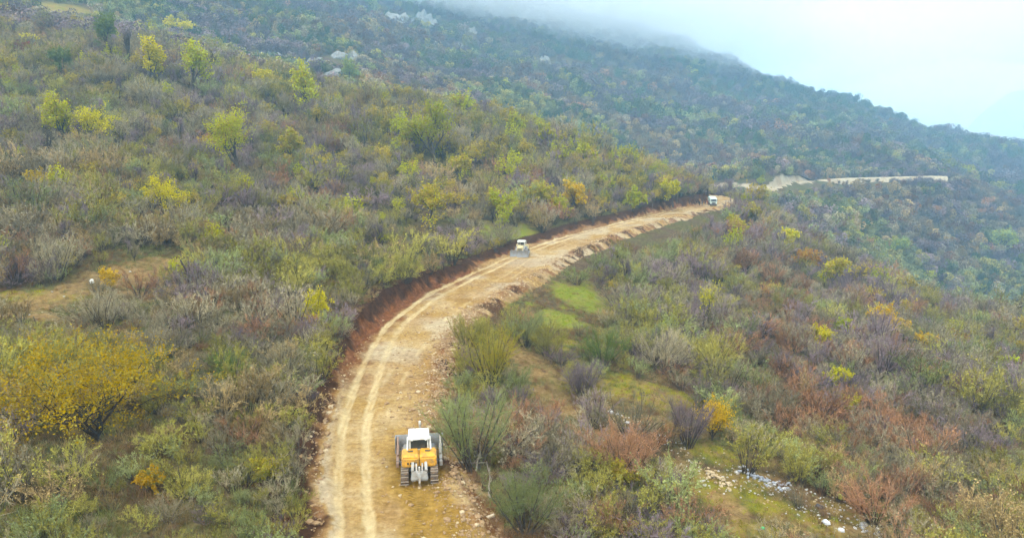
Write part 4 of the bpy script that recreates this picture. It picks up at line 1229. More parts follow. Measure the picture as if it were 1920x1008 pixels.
# ------------------------------------------------------------------ hard things
import bmesh
def paint(name, col, rough=0.5, metal=0.0, spec=0.4, dirt=0.35, dirtcol=(0.20, 0.135, 0.065), scale=2.2):
    t = NT(name)
    co = t.coord('Object')
    n = t.noise(co, scale, 5, 0.7)
    g = t.ramp(n, [(0.42, 0.0), (0.70, dirt * 1.6 if dirt < 0.6 else 1.0)])
    c = t.mix(g, col, dirtcol)
    return t.principled(c, t.math('ADD', t.math('MULTIPLY', g, 0.4), rough), metal, spec)
PM = dict(
    bar=paint('worn_grouser', (0.34, 0.28, 0.21), 0.55, dirt=0.3),
    yellow=paint('machine_yellow', (0.72, 0.35, 0.025), 0.45, dirt=0.5), cream=paint('machine_cream', (0.72, 0.58, 0.28), 0.45, dirt=0.3), white=paint('cab_white', (0.80, 0.79, 0.71), 0.4, dirt=0.28),
    grey=paint('ripper_grey', (0.40, 0.40, 0.37), 0.55, dirt=0.45), dark=paint('dark_steel', (0.045, 0.05, 0.055), 0.55, dirt=0.4), blade=paint('blade_steel', (0.25, 0.265, 0.27), 0.5, dirt=0.35),
    track=paint('track_steel', (0.075, 0.055, 0.040), 0.7, dirt=0.75, dirtcol=(0.24, 0.15, 0.075), scale=4), pale=paint('worn_arm', (0.50, 0.46, 0.40), 0.5, dirt=0.4), glass=paint('cab_glass', (0.02, 0.028, 0.03), 0.08, spec=0.6, dirt=0.06),
    mint=paint('truck_mint', (0.62, 0.78, 0.70), 0.4, dirt=0.15), tyre=paint('tyre_rubber', (0.025, 0.024, 0.023), 0.9, dirt=0.4), lamp=paint('lamp_glass', (0.8, 0.78, 0.7), 0.15, dirt=0.05), mark=paint('dark_mark', (0.03, 0.025, 0.02), 0.6, dirt=0.1),
    rust=paint('rusty_arm', (0.26, 0.16, 0.11), 0.6, dirt=0.4))
class PB:
    def __init__(self):
        self.bm = bmesh.new()
    def box(self, c_, s_, rot=None, taper=1.0, tapery=1.0):
        r = bmesh.ops.create_cube(self.bm, size=1.0)
        M = Matrix.Translation(c_) @ (rot.to_4x4() if rot is not None else Matrix.Identity(4)) @ Matrix.Diagonal((*s_, 1))
        for v in r['verts']:
            if v.co.z > 0:
                v.co.x *= taper; v.co.y *= tapery
            v.co = M @ v.co
        return self
    def bar(self, a, b, w_, h_):
        a, b = Vector(a), Vector(b)
        d = b - a
        q = d.to_track_quat('Y', 'Z').to_matrix()
        return self.box((a + b) / 2, (w_, d.length, h_), q)
    def cyl(self, a, b, r1, r2=None, seg=14):
        a, b = Vector(a), Vector(b)
        d = b - a
        M = Matrix.Translation((a + b) / 2) @ d.to_track_quat('Z', 'Y').to_matrix().to_4x4()
        bmesh.ops.create_cone(self.bm, cap_ends=True, segments=seg, radius1=r1, radius2=r1 if r2 is None else r2, depth=d.length, matrix=M)
        return self
    def prism(self, poly, x0_, x1_):
        """side profile (y, z) pushed across from x0 to x1"""
        a = [self.bm.verts.new((x0_, y_, z_)) for y_, z_ in poly]
        b = [self.bm.verts.new((x1_, y_, z_)) for y_, z_ in poly]
        self.bm.faces.new(a[::-1]); self.bm.faces.new(b)
        for i in range(len(poly)):
            j = (i + 1) % len(poly)
            self.bm.faces.new((a[i], a[j], b[j], b[i]))
        return self
    def done(self, name, mat, parent, bevel=0.02, **props):
        bm = self.bm
        bmesh.ops.recalc_face_normals(bm, faces=bm.faces)
        if bevel:
            es = [e for e in bm.edges if len(e.link_faces) == 2 and e.calc_face_angle(0) > 0.5]
            bmesh.ops.bevel(bm, geom=es, offset=bevel, segments=2, affect='EDGES', clamp_overlap=True)
        me_ = bpy.data.meshes.new(name)
        bm.to_mesh(me_); bm.free()
        me_.materials.append(mat)
        return add_obj(name, me_, parent, **props)

def track_geo(x, half=0.30):
    """closed chain of shoes round sprocket and idler"""
    y0_, y1_, r = -2.25, 2.05, 0.50
    zc = r + 0.02
    L1 = y1_ - y0_
    per = 2 * L1 + 2 * math.pi * r
    n = 36
    pb, gb = PB(), PB()
    for i in range(n):
        s_ = per * i / n
        if s_ < L1: p, a = (y0_ + s_, zc - r), 0.0
        elif s_ < L1 + math.pi * r:
            t_ = (s_ - L1) / r; p, a = (y1_ + r * math.sin(t_), zc - r * math.cos(t_)), t_
        elif s_ < 2 * L1 + math.pi * r: p, a = (y1_ - (s_ - L1 - math.pi * r), zc + r), math.pi
        else:
            t_ = (s_ - 2 * L1 - math.pi * r) / r; p, a = (y0_ - r * math.sin(t_), zc + r * math.cos(t_)), math.pi + t_
        R = Matrix.Rotation(a, 3, 'X')
        pb.box((x, p[0], p[1]), (half * 2, per / n * 0.93, 0.045), R)
        o = R @ Vector((0, -0.05, -0.055))
        gb.box((x, p[0] + o.y, p[1] + o.z), (half * 2, 0.05, 0.09), R)
    return pb, gb

def bulldozer(label, loc, heading, body, ripper=True, arm_r='pale', arm_l='rust'):
    r = add_obj('bulldozer', None, loc=loc, rot=(0, 0, heading), label=label, category='bulldozer')
    B = PM[body]
    # tracks
    for sx in (-1, 1):
        pads, bars = track_geo(sx * 1.15)
        tk = pads.done('track', PM['track'], r, 0)
        bars.done('grouser', PM['bar'], tk, 0)
        PB().box((sx * 1.15, 0.15, 0.52), (0.34, 3.9, 0.42)).done('track_frame', PM['dark'], tk, 0.03)
        PB().cyl((sx * 1.0, -2.25, 0.54), (sx * 1.3, -2.25, 0.54), 0.40, seg=18).done('sprocket', PM['dark'], tk, 0.02)
        PB().cyl((sx * 1.0, 2.05, 0.52), (sx * 1.3, 2.05, 0.52), 0.40, seg=18).done('idler', PM['dark'], tk, 0.02)
        pb = PB()
        for k in range(6):
            pb.cyl((sx * 1.15 - 0.2, -1.2 + k * 0.52, 0.20), (sx * 1.15 + 0.2, -1.2 + k * 0.52, 0.20), 0.13, seg=10)
        pb.done('roller', PM['dark'], tk, 0)
    # hull, hood and rear housing
    PB().box((0, 0.2, 0.85), (1.6, 4.0, 0.75)).done('hull', PM['dark'], r, 0.04)
    hood = PB().prism([(0.85, 1.2), (3.05, 1.2), (3.05, 1.95), (2.9, 2.15), (0.85, 2.35)], -0.62, 0.62).done('hood', B, r, 0.06)
    pb = PB()
    for k in range(5):
        pb.box((0, 3.07, 1.35 + k * 0.13), (1.0, 0.05, 0.06))
    pb.done('grille', PM['dark'], hood, 0)
    PB().cyl((0.10, 1.75, 2.2), (0.10, 1.75, 3.25), 0.085, 0.075).done('exhaust_stack', PM['pale'], r, 0.01)
    PB().cyl((0.10, 1.75, 3.25), (0.10, 1.72, 3.52), 0.10, 0.10).done('exhaust_cap', PM['white'], r, 0.02)
    PB().cyl((-0.30, 1.45, 2.2), (-0.30, 1.45, 2.75), 0.13, 0.13).done('air_filter', PM['dark'], r, 0.02)
    for sx in (-1, 1):
        PB().prism([(-1.95, 1.16), (-0.55, 1.16), (-0.55, 2.16), (-0.75, 2.24), (-1.60, 2.16), (-1.95, 1.93)], sx * 0.03 if sx > 0 else -1.36, 1.36 if sx > 0 else -0.03).done('rear_tank', B, r, 0.10)
        PB().box((sx * 0.68, -1.25, 2.225), (0.42, 0.16, 0.05)).done('tank_step', PM['dark'], r, 0.01)
        PB().prism([(-0.5, 1.12), (1.5, 1.12), (1.5, 1.30), (-0.5, 1.55)], sx * 0.86 - 0.48 * (sx < 0), sx * 0.86 + 0.48 * (sx > 0)).done('fender', PM['blade'], r, 0.03)
        PB().box((sx * 1.05, 0.35, 1.62), (0.42, 1.25, 0.55)).done('side_tank', PM['blade'], r, 0.05)
    # small dark marks on the left of the housing
    pb = PB()
    for x_, w_ in ((-0.88, 0.13), (-0.66, 0.10), (-0.52, 0.16), (-0.36, 0.09), (-0.24, 0.10)):
        pb.box((x_, -1.955, 1.52), (w_, 0.02, 0.17))
    pb.done('lettering', PM['mark'], r, 0)
    # cab
    cab = PB().box((0, 0.12, 1.72), (1.55, 1.55, 0.75)).done('cab', PM['white'], r, 0.05)
    pb = PB()
    pb.prism([(-0.92, 2.98), (1.22, 2.98), (1.22, 3.08), (0.85, 3.26), (-0.55, 3.26), (-0.92, 3.12)], -0.84, 0.84)
    pb.done('roof', PM['white'], cab, 0.06)
    for sx in (-1, 1):
        for y_, t_ in ((-0.66, 0.02), (0.30, 0.0), (0.84, 0.0)):
            PB().bar((sx * 0.72, y_ - t_ * 4, 2.05), (sx * 0.70, y_, 3.02), 0.10, 0.11).done('post', PM['white'], cab, 0.015)
        PB().bar((sx * 0.92, -0.95, 2.2), (sx * 0.88, -0.55, 3.16), 0.12, 0.14).done('roll_bar', PM['white'], cab, 0.02)
        PB().box((sx * 0.71, 0.10, 2.54), (0.02, 1.4, 0.90)).done('side_window', PM['glass'], cab, 0)
        PB().box((sx * 0.55, -0.95, 3.02), (0.16, 0.10, 0.12)).done('work_lamp', PM['lamp'], cab, 0.02)
    PB().box((0, -0.70, 2.54), (1.28, 0.02, 0.90)).done('rear_window', PM['glass'], cab, 0)
    PB().box((0, 0.86, 2.54), (1.28, 0.02, 0.90)).done('windscreen', PM['glass'], cab, 0)
    PB().box((0, -0.735, 2.12), (1.44, 0.05, 0.10)).done('window_sill', PM['white'], cab, 0.015)
    PB().box((0, -0.10, 2.25), (0.5, 0.5, 0.5)).box((0, -0.30, 2.6), (0.48, 0.14, 0.6)).done('seat', PM['dark'], cab, 0.05)
    # blade with push arms
    prof = []
    for k in range(9):
        a = -0.75 + 1.5 * k / 8
        prof.append((3.95 - 0.62 * (math.cos(a) - math.cos(0.75)), 0.76 + math.sin(a) / math.sin(0.75) * 0.70))
    outer = prof + [(y_ - 0.09, z_) for y_, z_ in prof[::-1]]
    bl = PB().prism(outer, -2.02, 2.02).done('blade', PM['blade'], r, 0)
    for sx in (-1, 1):
        PB().prism([(3.15, 0.10), (3.98, 0.08), (3.98, 1.46), (3.30, 1.40)], sx * 2.02 - 0.03, sx * 2.02 + 0.03).done('end_plate', PM['blade'], bl, 0.008)
        arm = PM[arm_r if sx > 0 else arm_l]
        PB().bar((sx * 1.74, -0.55, 0.72), (sx * 1.80, 3.42, 0.62), 0.24, 0.36).done('push_arm', arm, r, 0.03)
        PB().bar((sx * 1.74, 0.95, 0.92), (sx * 1.80, 3.36, 1.50), 0.15, 0.15).done('brace', arm, r, 0.02)
        PB().cyl((sx * 0.72, 2.35, 1.85), (sx * 0.80, 3.42, 1.1), 0.085).done('lift_cylinder', PM['pale'], r, 0)
        PB().cyl((sx * 1.45, 0.0, 0.70), (sx * 1.88, 0.0, 0.70), 0.2).done('trunnion', PM['dark'], r, 0.02)
    PB().box((0, 3.72, 0.10), (4.0, 0.10, 0.16)).done('cutting_edge', PM['pale'], bl, 0.01)
    if ripper:
        rp = PB().box((0, -2.95, 0.98), (1.36, 0.34, 0.62), taper=0.85).box((0, -2.72, 0.62), (1.30, 0.30, 0.36)).done('ripper_beam', PM['grey'], r, 0.05)
        for sx in (-1, 1):
            PB().bar((sx * 0.50, -2.05, 0.62), (sx * 0.52, -2.85, 0.62), 0.22, 0.26).done('ripper_link', PM['grey'], rp, 0.03)
            PB().bar((sx * 0.50, -2.12, 1.62), (sx * 0.52, -2.98, 1.30), 0.22, 0.30).done('ripper_arm', PM['grey'], rp, 0.03)
            PB().cyl((sx * 0.24, -2.12, 1.55), (sx * 0.22, -2.95, 1.05), 0.075).done('ripper_cylinder', PM['pale'], rp, 0)
        PB().prism([(-3.22, 1.75), (-3.02, 1.75), (-3.02, 0.45), (-2.82, 0.06), (-2.95, 0.04), (-3.24, 0.45)], -0.075, 0.075).done('ripper_shank', PM['pale'], rp, 0.015)
        PB().box((0, -3.12, 1.05), (0.34, 0.30, 0.42)).done('shank_pocket', PM['grey'], rp, 0.03)
    return r

def road_z(x, y):
    return 0.0
a0 = Vector(at_z(787, 905, 0)); a1 = Vector(at_z(786, 815, 0))
dv = (a1 - a0); hd = math.atan2(-dv.x, dv.y)
DOZ_POS = a0 + dv.normalized() * 2.3
bulldozer('large orange yellow bulldozer with white cab and grey ripper seen from behind', (DOZ_POS.x, DOZ_POS.y, 0.0), hd, 'yellow')
b0 = Vector(at_z(978, 477, 0))
b1 = Vector(at_z(940, 492, 0))
dv = b1 - b0
bulldozer('pale cream bulldozer pushing soil beside the cut bank further up the road', (b0.x, b0.y, 0.0), math.atan2(-dv.x, dv.y) + 0.25, 'cream', ripper=True, arm_r='blade', arm_l='blade')

def truck(label, loc, heading):
    r = add_obj('truck', None, loc=loc, rot=(0, 0, heading), label=label, category='truck')
    PB().box((0, -1.5, 0.85), (0.9, 6.6, 0.28)).done('chassis', PM['dark'], r, 0.02)
    cab = PB().prism([(0.7, 0.75), (2.45, 0.75), (2.50, 1.55), (2.28, 2.75), (2.05, 2.92), (0.7, 2.92)], -1.2, 1.2).done('cab', PM['mint'], r, 0.09)
    PB().prism([(2.505, 1.65), (2.52, 1.65), (2.325, 2.62), (2.31, 2.62)], -1.02, 1.02).done('windscreen', PM['glass'], cab, 0)
    PB().box((0, 2.52, 1.18), (1.5, 0.06, 0.5)).done('grille', PM['dark'], cab, 0.01)
    PB().box((0, 2.58, 0.68), (2.4, 0.22, 0.42)).done('bumper', PM['dark'], r, 0.04)
    for sx in (-1, 1):
        PB().box((sx * 0.92, 2.64, 0.95), (0.34, 0.10, 0.2)).done('headlight', PM['lamp'], cab, 0.02)
        PB().box((sx * 1.42, 2.15, 2.2), (0.18, 0.1, 0.5)).bar((sx * 1.15, 2.15, 2.45), (sx * 1.42, 2.15, 2.45), 0.05, 0.05).done('mirror', PM['dark'], cab, 0.02)
        PB().box((sx * 1.205, 1.5, 2.15), (0.015, 0.9, 0.75)).done('side_window', PM['glass'], cab, 0)
    body = PB().prism([(-4.6, 1.05), (0.5, 1.05), (0.5, 2.75), (0.25, 3.15), (-4.35, 3.15), (-4.6, 2.75)], -1.22, 1.22).done('load_body', PM['mint'], r, 0.10)
    for y_ in (1.55, -2.4, -3.65):
        for sx in (-1, 1):
            wh = PB().cyl((sx * 0.82, y_, 0.52), (sx * 1.18, y_, 0.52), 0.52, seg=22).done('wheel', PM['tyre'], r, 0.05)
            PB().cyl((sx * 1.175, y_, 0.52), (sx * 1.20, y_, 0.52), 0.28, seg=16).done('rim', PM['pale'], wh, 0.01)
    return r
tp = at_z(1338, 386, 0)
truck('pale mint truck parked facing the camera at the road bend', (tp[0], tp[1] + 1.5, 0.02), math.pi - 0.12)

# ------------------------------------------------------------------ people by the truck
CLOTH = dict(black=paint('black_cloth', (0.02, 0.02, 0.024), 0.9, spec=0.05, dirt=0.05), navy=paint('navy_cloth', (0.03, 0.04, 0.075), 0.9, spec=0.05, dirt=0.05), greyc=paint('grey_cloth', (0.10, 0.10, 0.105), 0.9, spec=0.05, dirt=0.05),
             skin=paint('skin', (0.50, 0.30, 0.21), 0.6, dirt=0.0), hair=paint('dark_hair', (0.02, 0.015, 0.012), 0.7, dirt=0.0), red=paint('dark_red_cloth', (0.20, 0.03, 0.025), 0.9, spec=0.05, dirt=0.05))
def person(label, loc, heading, jacket, arm=0.0, stride=0.0):
    H = 1.75
    vs = [(0, 0, 0.95), (0, 0, 1.15), (0, 0, 1.38), (0, 0.01, 1.50), (0, 0.02, 1.56)]
    ra = [(0.155, 0.115), (0.145, 0.105), (0.165, 0.11), (0.06, 0.06), (0.055, 0.055)]
    es = [(0, 1), (1, 2), (2, 3), (3, 4)]
    for sx in (-1, 1):
        b_ = len(vs)
        vs += [(sx * 0.19, 0, 1.42), (sx * 0.26, 0.03 * arm, 1.15), (sx * 0.25, 0.06 + 0.2 * arm, 0.92), (sx * 0.25, 0.08 + 0.24 * arm, 0.84)]
        ra += [(0.062, 0.065), (0.05, 0.05), (0.034, 0.036), (0.038, 0.022)]
        es += [(2, b_), (b_, b_ + 1), (b_ + 1, b_ + 2), (b_ + 2, b_ + 3)]
        b_ = len(vs)
        vs += [(sx * 0.095, 0, 0.88), (sx * 0.11, sx * stride * 0.5 + 0.02, 0.49), (sx * 0.12, sx * stride, 0.10), (sx * 0.125, sx * stride + 0.05, 0.045), (sx * 0.135, sx * stride + 0.18, 0.035)]
        ra += [(0.10, 0.105), (0.068, 0.07), (0.045, 0.048), (0.048, 0.042), (0.044, 0.03)]
        es += [(0, b_), (b_, b_ + 1), (b_ + 1, b_ + 2), (b_ + 2, b_ + 3), (b_ + 3, b_ + 4)]
    me0 = bpy.data.meshes.new('tmp')
    me0.from_pydata(vs, es, [])
    o = bpy.data.objects.new('tmp', me0)
    COL.objects.link(o)
    o.modifiers.new('s', 'SKIN')
    for i, (a, b) in enumerate(ra):
        sv = me0.skin_vertices[0].data[i]
        sv.radius = (a, b); sv.use_root = (i == 0)
    ss = o.modifiers.new('u', 'SUBSURF'); ss.levels = 1; ss.render_levels = 1
    dg_ = bpy.context.evaluated_depsgraph_get()
    me_ = bpy.data.meshes.new_from_object(o.evaluated_get(dg_))
    bpy.data.objects.remove(o)
    bm = bmesh.new(); bm.from_mesh(me_)
    # head with nose, ears and hair; fingers
    hc = Vector((0, 0.035, 1.64))
    rr = bmesh.ops.create_uvsphere(bm, u_segments=14, v_segments=10, radius=1.0)
    for v in rr['verts']:
        c_ = v.co.copy()
        v.co = hc + Vector((c_.x * 0.076, c_.y * 0.098, c_.z * 0.118))
        if c_.y > 0.9 and abs(c_.z) < 0.35: v.co.y += 0.022
        if abs(c_.x) > 0.93 and abs(c_.z) < 0.35: v.co.x *= 1.16
    for sx in (-1, 1):
        hx, hy, hz = sx * 0.25, 0.08 + 0.24 * arm, 0.82
        for k in range(5):
            l = (0.075, 0.085, 0.09, 0.082, 0.062)[k]
            off = (k - 2) * 0.017
            a = Vector((hx, hy + off, hz)); b = Vector((hx - sx * 0.012 * (k > 0), hy + off + (0.04 if k == 0 else 0.012), hz - l))
            M = Matrix.Translation((a + b) / 2) @ (b - a).to_track_quat('Z', 'Y').to_matrix().to_4x4()
            bmesh.ops.create_cone(bm, cap_ends=True, segments=5, radius1=0.0085, radius2=0.007, depth=(b - a).length, matrix=M)
    mats = [CLOTH[jacket], CLOTH['black'], CLOTH['skin'], CLOTH['hair']]
    for f in bm.faces:
        c_ = f.calc_center_median(); f.smooth = True
        if c_.z > 1.505: f.material_index = 3 if (c_.z > 1.69 or (c_.y < 0.0 and c_.z > 1.58)) else 2
        elif abs(c_.x) > 0.19 and c_.z < 0.90: f.material_index = 2
        elif c_.z < 0.93: f.material_index = 1
        else: f.material_index = 0
    bm.to_mesh(me_); bm.free()
    me_.materials.clear()
    for m_ in mats: me_.materials.append(m_)
    me_.name = 'person'
    return add_obj('person', me_, None, loc=loc, rot=(0, 0, heading), label=label, category='person', group='people standing at the road bend')
for px, py, hd, jk, arm, stv, lab in [(1305, 385, 2.9, 'black', 0.2, 0.0, 'person in black standing leftmost of the group at the road bend'),
                                    (1311, 385.4, 3.5, 'black', 0.0, 0.03, 'person in dark clothes second from the left at the road bend'),
                                    (1316.5, 386.2, 2.2, 'greyc', 0.5, 0.0, 'person in grey standing in the middle of the group at the road bend'),
                                    (1322, 384.5, 4.0, 'navy', 0.3, 0.06, 'person in dark blue between the grey clothed one and the truck'),
                                    (1327, 384, 3.0, 'red', 0.1, 0.0, 'person in dark red standing next to the parked truck')]:
    p = at_z(px, py, 0)
    person(lab, (p[0], p[1], 0.03), hd, jk, arm, stv)

# ------------------------------------------------------------------ crags
def rock_mat(name, a, b, c_):
    t = NT(name)
    co = t.coord('Object')
    n = t.noise(co, 0.35, 6, 0.7); n2 = t.noise(co, 2.0, 5, 0.7)
    col = t.mix(t.ramp(n2, [(0.35, 0.0), (0.65, 1.0)]), t.mix(t.ramp(n, [(0.35, 0.0), (0.6, 1.0)]), a, b), c_)
    return t.principled(col, 0.9, spec=0.1, normal=t.bump(n2, 0.6, 0.3))
M_CRAG = rock_mat('crag_limestone', (0.27, 0.27, 0.25), (0.38, 0.37, 0.35), (0.10, 0.11, 0.09))
def crag_mesh(w_, h_, seed):
    """broken rock face leaning back into the slope: ledges, upright cracks, ragged top"""
    nx, nz = 40, 16
    U_, V_ = np.meshgrid(np.linspace(-0.5, 0.5, nx), np.linspace(0, 1, nz))
    top = np.clip(1 - (2 * np.abs(U_)) ** 4, 0, 1) * (0.9 + 0.16 * fbm(U_ * 7, U_ * 0 + seed, 3, seed))
    Zl = -0.35 * h_ + V_ * np.clip(top, 0.05, 1.2) * h_ * 1.3
    crack = np.floor(4 * fbm(U_ * 9 + seed, V_ * 1.6, 2, seed + 1)) / 4
    ledge = np.floor(V_ * 4 + 0.8 * fbm(U_ * 4, V_ * 3, 2, seed + 2)) / 4
    Yl = 0.55 * Zl + ledge * 0.5 * h_ + crack * 0.16 * w_ ** 0.5 * h_ ** 0.5 + 0.05 * h_ * fbm(U_ * 20, V_ * 12, 2, seed + 3)
    Yl[-1] += 0.8 * h_
    Zl[-1] -= 0.1 * h_
    Xl = U_ * w_ + 0.02 * w_ * fbm(U_ * 11, V_ * 9, 2, seed + 5)
    V = np.stack([Xl, Yl, Zl], 2).reshape(-1, 3)
    i = np.arange((nz - 1) * nx).reshape(nz - 1, nx)[:, :-1].ravel()
    return mesh_np('crag', V, np.stack([i, i + 1, i + 1 + nx, i + nx], 1), [M_CRAG])
for i, ((x, y, z), w_, h_, lab) in enumerate(CRAG_SPOTS):
    add_obj('crag', crag_mesh(w_ * 1.25, h_ * 1.15, 3000 + i), loc=(x, y, z - 0.1 * h_), label=lab, category='rock')

# ------------------------------------------------------------------ stones and rubbish on the clearing
M_STW = rock_mat('white_stone', (0.62, 0.61, 0.58), (0.78, 0.77, 0.74), (0.40, 0.38, 0.34))
M_STT = rock_mat('tan_stone', (0.55, 0.43, 0.26), (0.68, 0.56, 0.36), (0.40, 0.29, 0.16))
M_STB = rock_mat('bluish_stone', (0.40, 0.44, 0.50), (0.62, 0.66, 0.72), (0.22, 0.23, 0.25))
M_CLOD = rock_mat('soil_clod', (0.36, 0.23, 0.11), (0.50, 0.37, 0.20), (0.22, 0.12, 0.06))
def stone_mesh(seed, mat, flat=0.6):
    rg = np.random.default_rng(seed)
    bm = bmesh.new()
    bmesh.ops.create_icosphere(bm, subdivisions=1 if seed % 2 else 2, radius=0.5)
    ax = rg.normal(size=(5, 3)); ax /= np.linalg.norm(ax, axis=1)[:, None]
    cut = rg.uniform(0.26, 0.42, 5)
    for v in bm.verts:
        p = np.array(v.co)
        for a, c_ in zip(ax, cut):
            e = p @ a - c_
            if e > 0: p = p - a * e
        v.co = Vector(p * [1.0, rg.uniform(0.8, 0.9), flat] + rg.normal(size=3) * 0.02)
    me_ = bpy.data.meshes.new('stone'); bm.to_mesh(me_); bm.free()
    me_.materials.append(mat)
    return me_
STM = {'w': [stone_mesh(4000 + i, M_STW) for i in range(5)], 't': [stone_mesh(4010 + i, M_STT) for i in range(5)], 'b': [stone_mesh(4020 + i, M_STB) for i in range(5)]}
def stone(px, py, spx, kind, lab, grp=None, lift=0.0):
    g = ground_at(px, py)
    dep = project(*g)[2]
    s_ = spx * dep / FPX * 0.8
    return add_obj('stone', random.choice(STM[kind]), loc=(g[0], g[1], g[2] + s_ * 0.08 + lift), rot=(random.uniform(-0.3, 0.3), random.uniform(-0.3, 0.3), random.uniform(0, 6.28)),
                   scale=(s_, s_ * random.uniform(0.8, 1.1), s_ * random.uniform(0.8, 1.1)), label=lab, category='stone', group=grp)
stone(1145, 774, 22, 'w', 'largest white block at the upper end of the rubble line on the clearing')
stone(1158, 777, 13, 'w', 'white block touching the largest block of the upper rubble line')
stone(1175, 793, 13, 'w', 'squarish pinkish white block below the two big upper blocks')
stone(1207, 799, 8, 'w', 'small white stone beside the dark hollow of the upper rubble line')
stone(1378, 808, 11, 'w', 'white stone right of the golden orange bush')
stone(1398, 827, 12, 'w', 'flat oval white stone below the one beside the golden bush')
stone(1382, 886, 20, 'w', 'big white boulder at the left end of the bluish rubble heap')
stone(1316, 902, 10, 'w', 'round white stone in front of the tan heap')
stone(1321, 909, 12, 'w', 'white stone lying beneath the round one at the tan heap')
stone(1392, 872, 7, 'w', 'white stone just above the bluish heap')
stone(1465, 920, 10, 'w', 'pinkish white stone at the lower right end of the bluish heap')
for k, (a, b, c_) in enumerate([(1512, 918, 9), (1520, 922, 8), (1528, 925, 8)]):
    stone(a, b, c_, 'w', ('first', 'second', 'third')[k] + ' from the left of three white stones in a row right of the bluish heap')
stone(1534, 966, 9, 'w', 'white stone between the dark ash patch and the white sheets')
stone(1590, 972, 9, 'w', 'white stone above the rubble in the bottom right corner')
stone(1603, 990, 10, 'w', 'white stone left of the lowest rubble at the bottom edge')
for k in range(45):
    t_ = random.random()
    stone(1185 + 65 * t_ + random.gauss(0, 3), 800 + 26 * t_ + random.gauss(0, 4), random.uniform(3, 7), 'w', 'small pale stone in the upper rubble line on the clearing', 'stones of the upper rubble line')
for k in range(46):
    x, y = random.gauss(0, 1), random.gauss(0, 1)
    stone(1342 + 20 * x + 6 * y, 897 + 0.42 * 20 * x + 9 * y, random.uniform(6, 13), 't', 'tan stone in the tan rubble heap on the clearing', 'stones of the tan rubble heap', lift=max(0, 0.3 - 0.15 * (x * x + y * y)))
for k in range(64):
    t_ = random.random()
    stone(1390 + 92 * t_ + random.gauss(0, 4), 887 + 33 * t_ + random.gauss(0, 4.5), random.uniform(6, 13), random.choice('bbbw'), 'bluish white stone in the long bluish rubble heap', 'stones of the bluish rubble heap', lift=random.uniform(0, 0.25))
for k in range(30):
    t_ = random.random()
    stone(1612 + 40 * t_ + random.gauss(0, 4), 986 + 20 * t_ + random.gauss(0, 4), random.uniform(6, 13), random.choice('wwb'), 'white stone in the lowest rubble at the bottom edge', 'stones of the lowest rubble')
for k in range(95):
    t_ = random.random()
    stone(1290 + 320 * t_ + random.gauss(0, 22), 872 + 105 * t_ + random.gauss(0, 18), random.uniform(2.2, 5.5), random.choice('wwt'), 'small pale stone strewn over the grass between the rubble heaps', 'stones strewn over the clearing')
for px, py, s_, lab in [(120, 556, 6, 'pale stone beside the yellow grass on the left track'), (55, 590, 5, 'small stone at the left end of the left track'), (98, 547, 6, 'small white stone on the upper rim of the left track'), (208, 576, 8, 'pale flat stone right of the post on the left track'), (244, 510, 9, 'pale stone at the upper end of the left track')]:
    stone(px, py, s_, 'w', lab)

def sack_mesh(seed, mat):
    rg = np.random.default_rng(seed)
    bm = bmesh.new()
    bmesh.ops.create_icosphere(bm, subdivisions=3, radius=0.5)
    for v in bm.verts:
        p = v.co
        k = 1 + 0.18 * math.sin(p.x * 9 + seed) * math.sin(p.y * 8) + 0.10 * math.sin(p.z * 14 + p.x * 6)
        v.co = Vector((p.x * k, p.y * k * 0.75, max(p.z * k * 0.6, -0.2)))
    for f in bm.faces: f.smooth = True
    me_ = bpy.data.meshes.new('bag'); bm.to_mesh(me_); bm.free()
    me_.materials.append(mat)
    return me_
def bag(px, py, spx, col, lab, tall=1.0):
    g = ground_at(px, py); dep = project(*g)[2]; s_ = spx * dep / FPX
    return add_obj('bag', sack_mesh(int(px), paint('bag_plastic', col, 0.45, dirt=0.12)), loc=(g[0], g[1], g[2] + 0.18 * s_ * tall), rot=(0, 0, random.uniform(0, 6)), scale=(s_, s_, s_ * tall), label=lab, category='bag')
bag(1575, 934, 17, (0.55, 0.66, 0.03), 'bright lime yellow bag lying among the stones')
bag(1549, 981, 15, (0.75, 0.78, 0.84), 'bluish white crumpled bag at the lower end of the clearing')
bag(1577, 995, 13, (0.72, 0.74, 0.76), 'white crumpled bag right below the bluish white one')
bag(1430, 991, 10, (0.05, 0.35, 0.10), 'small green bag on the grass near the bottom edge')
bag(1537, 952, 16, (0.05, 0.045, 0.05), 'dark lump of burnt rubbish on the clearing')
bag(172, 531, 9, (0.80, 0.80, 0.74), 'upright white bag on the upper rim of the left track', 1.8)
bag(200, 533, 15, (0.74, 0.70, 0.58), 'flat pale bag beside the small golden bush on the left track')

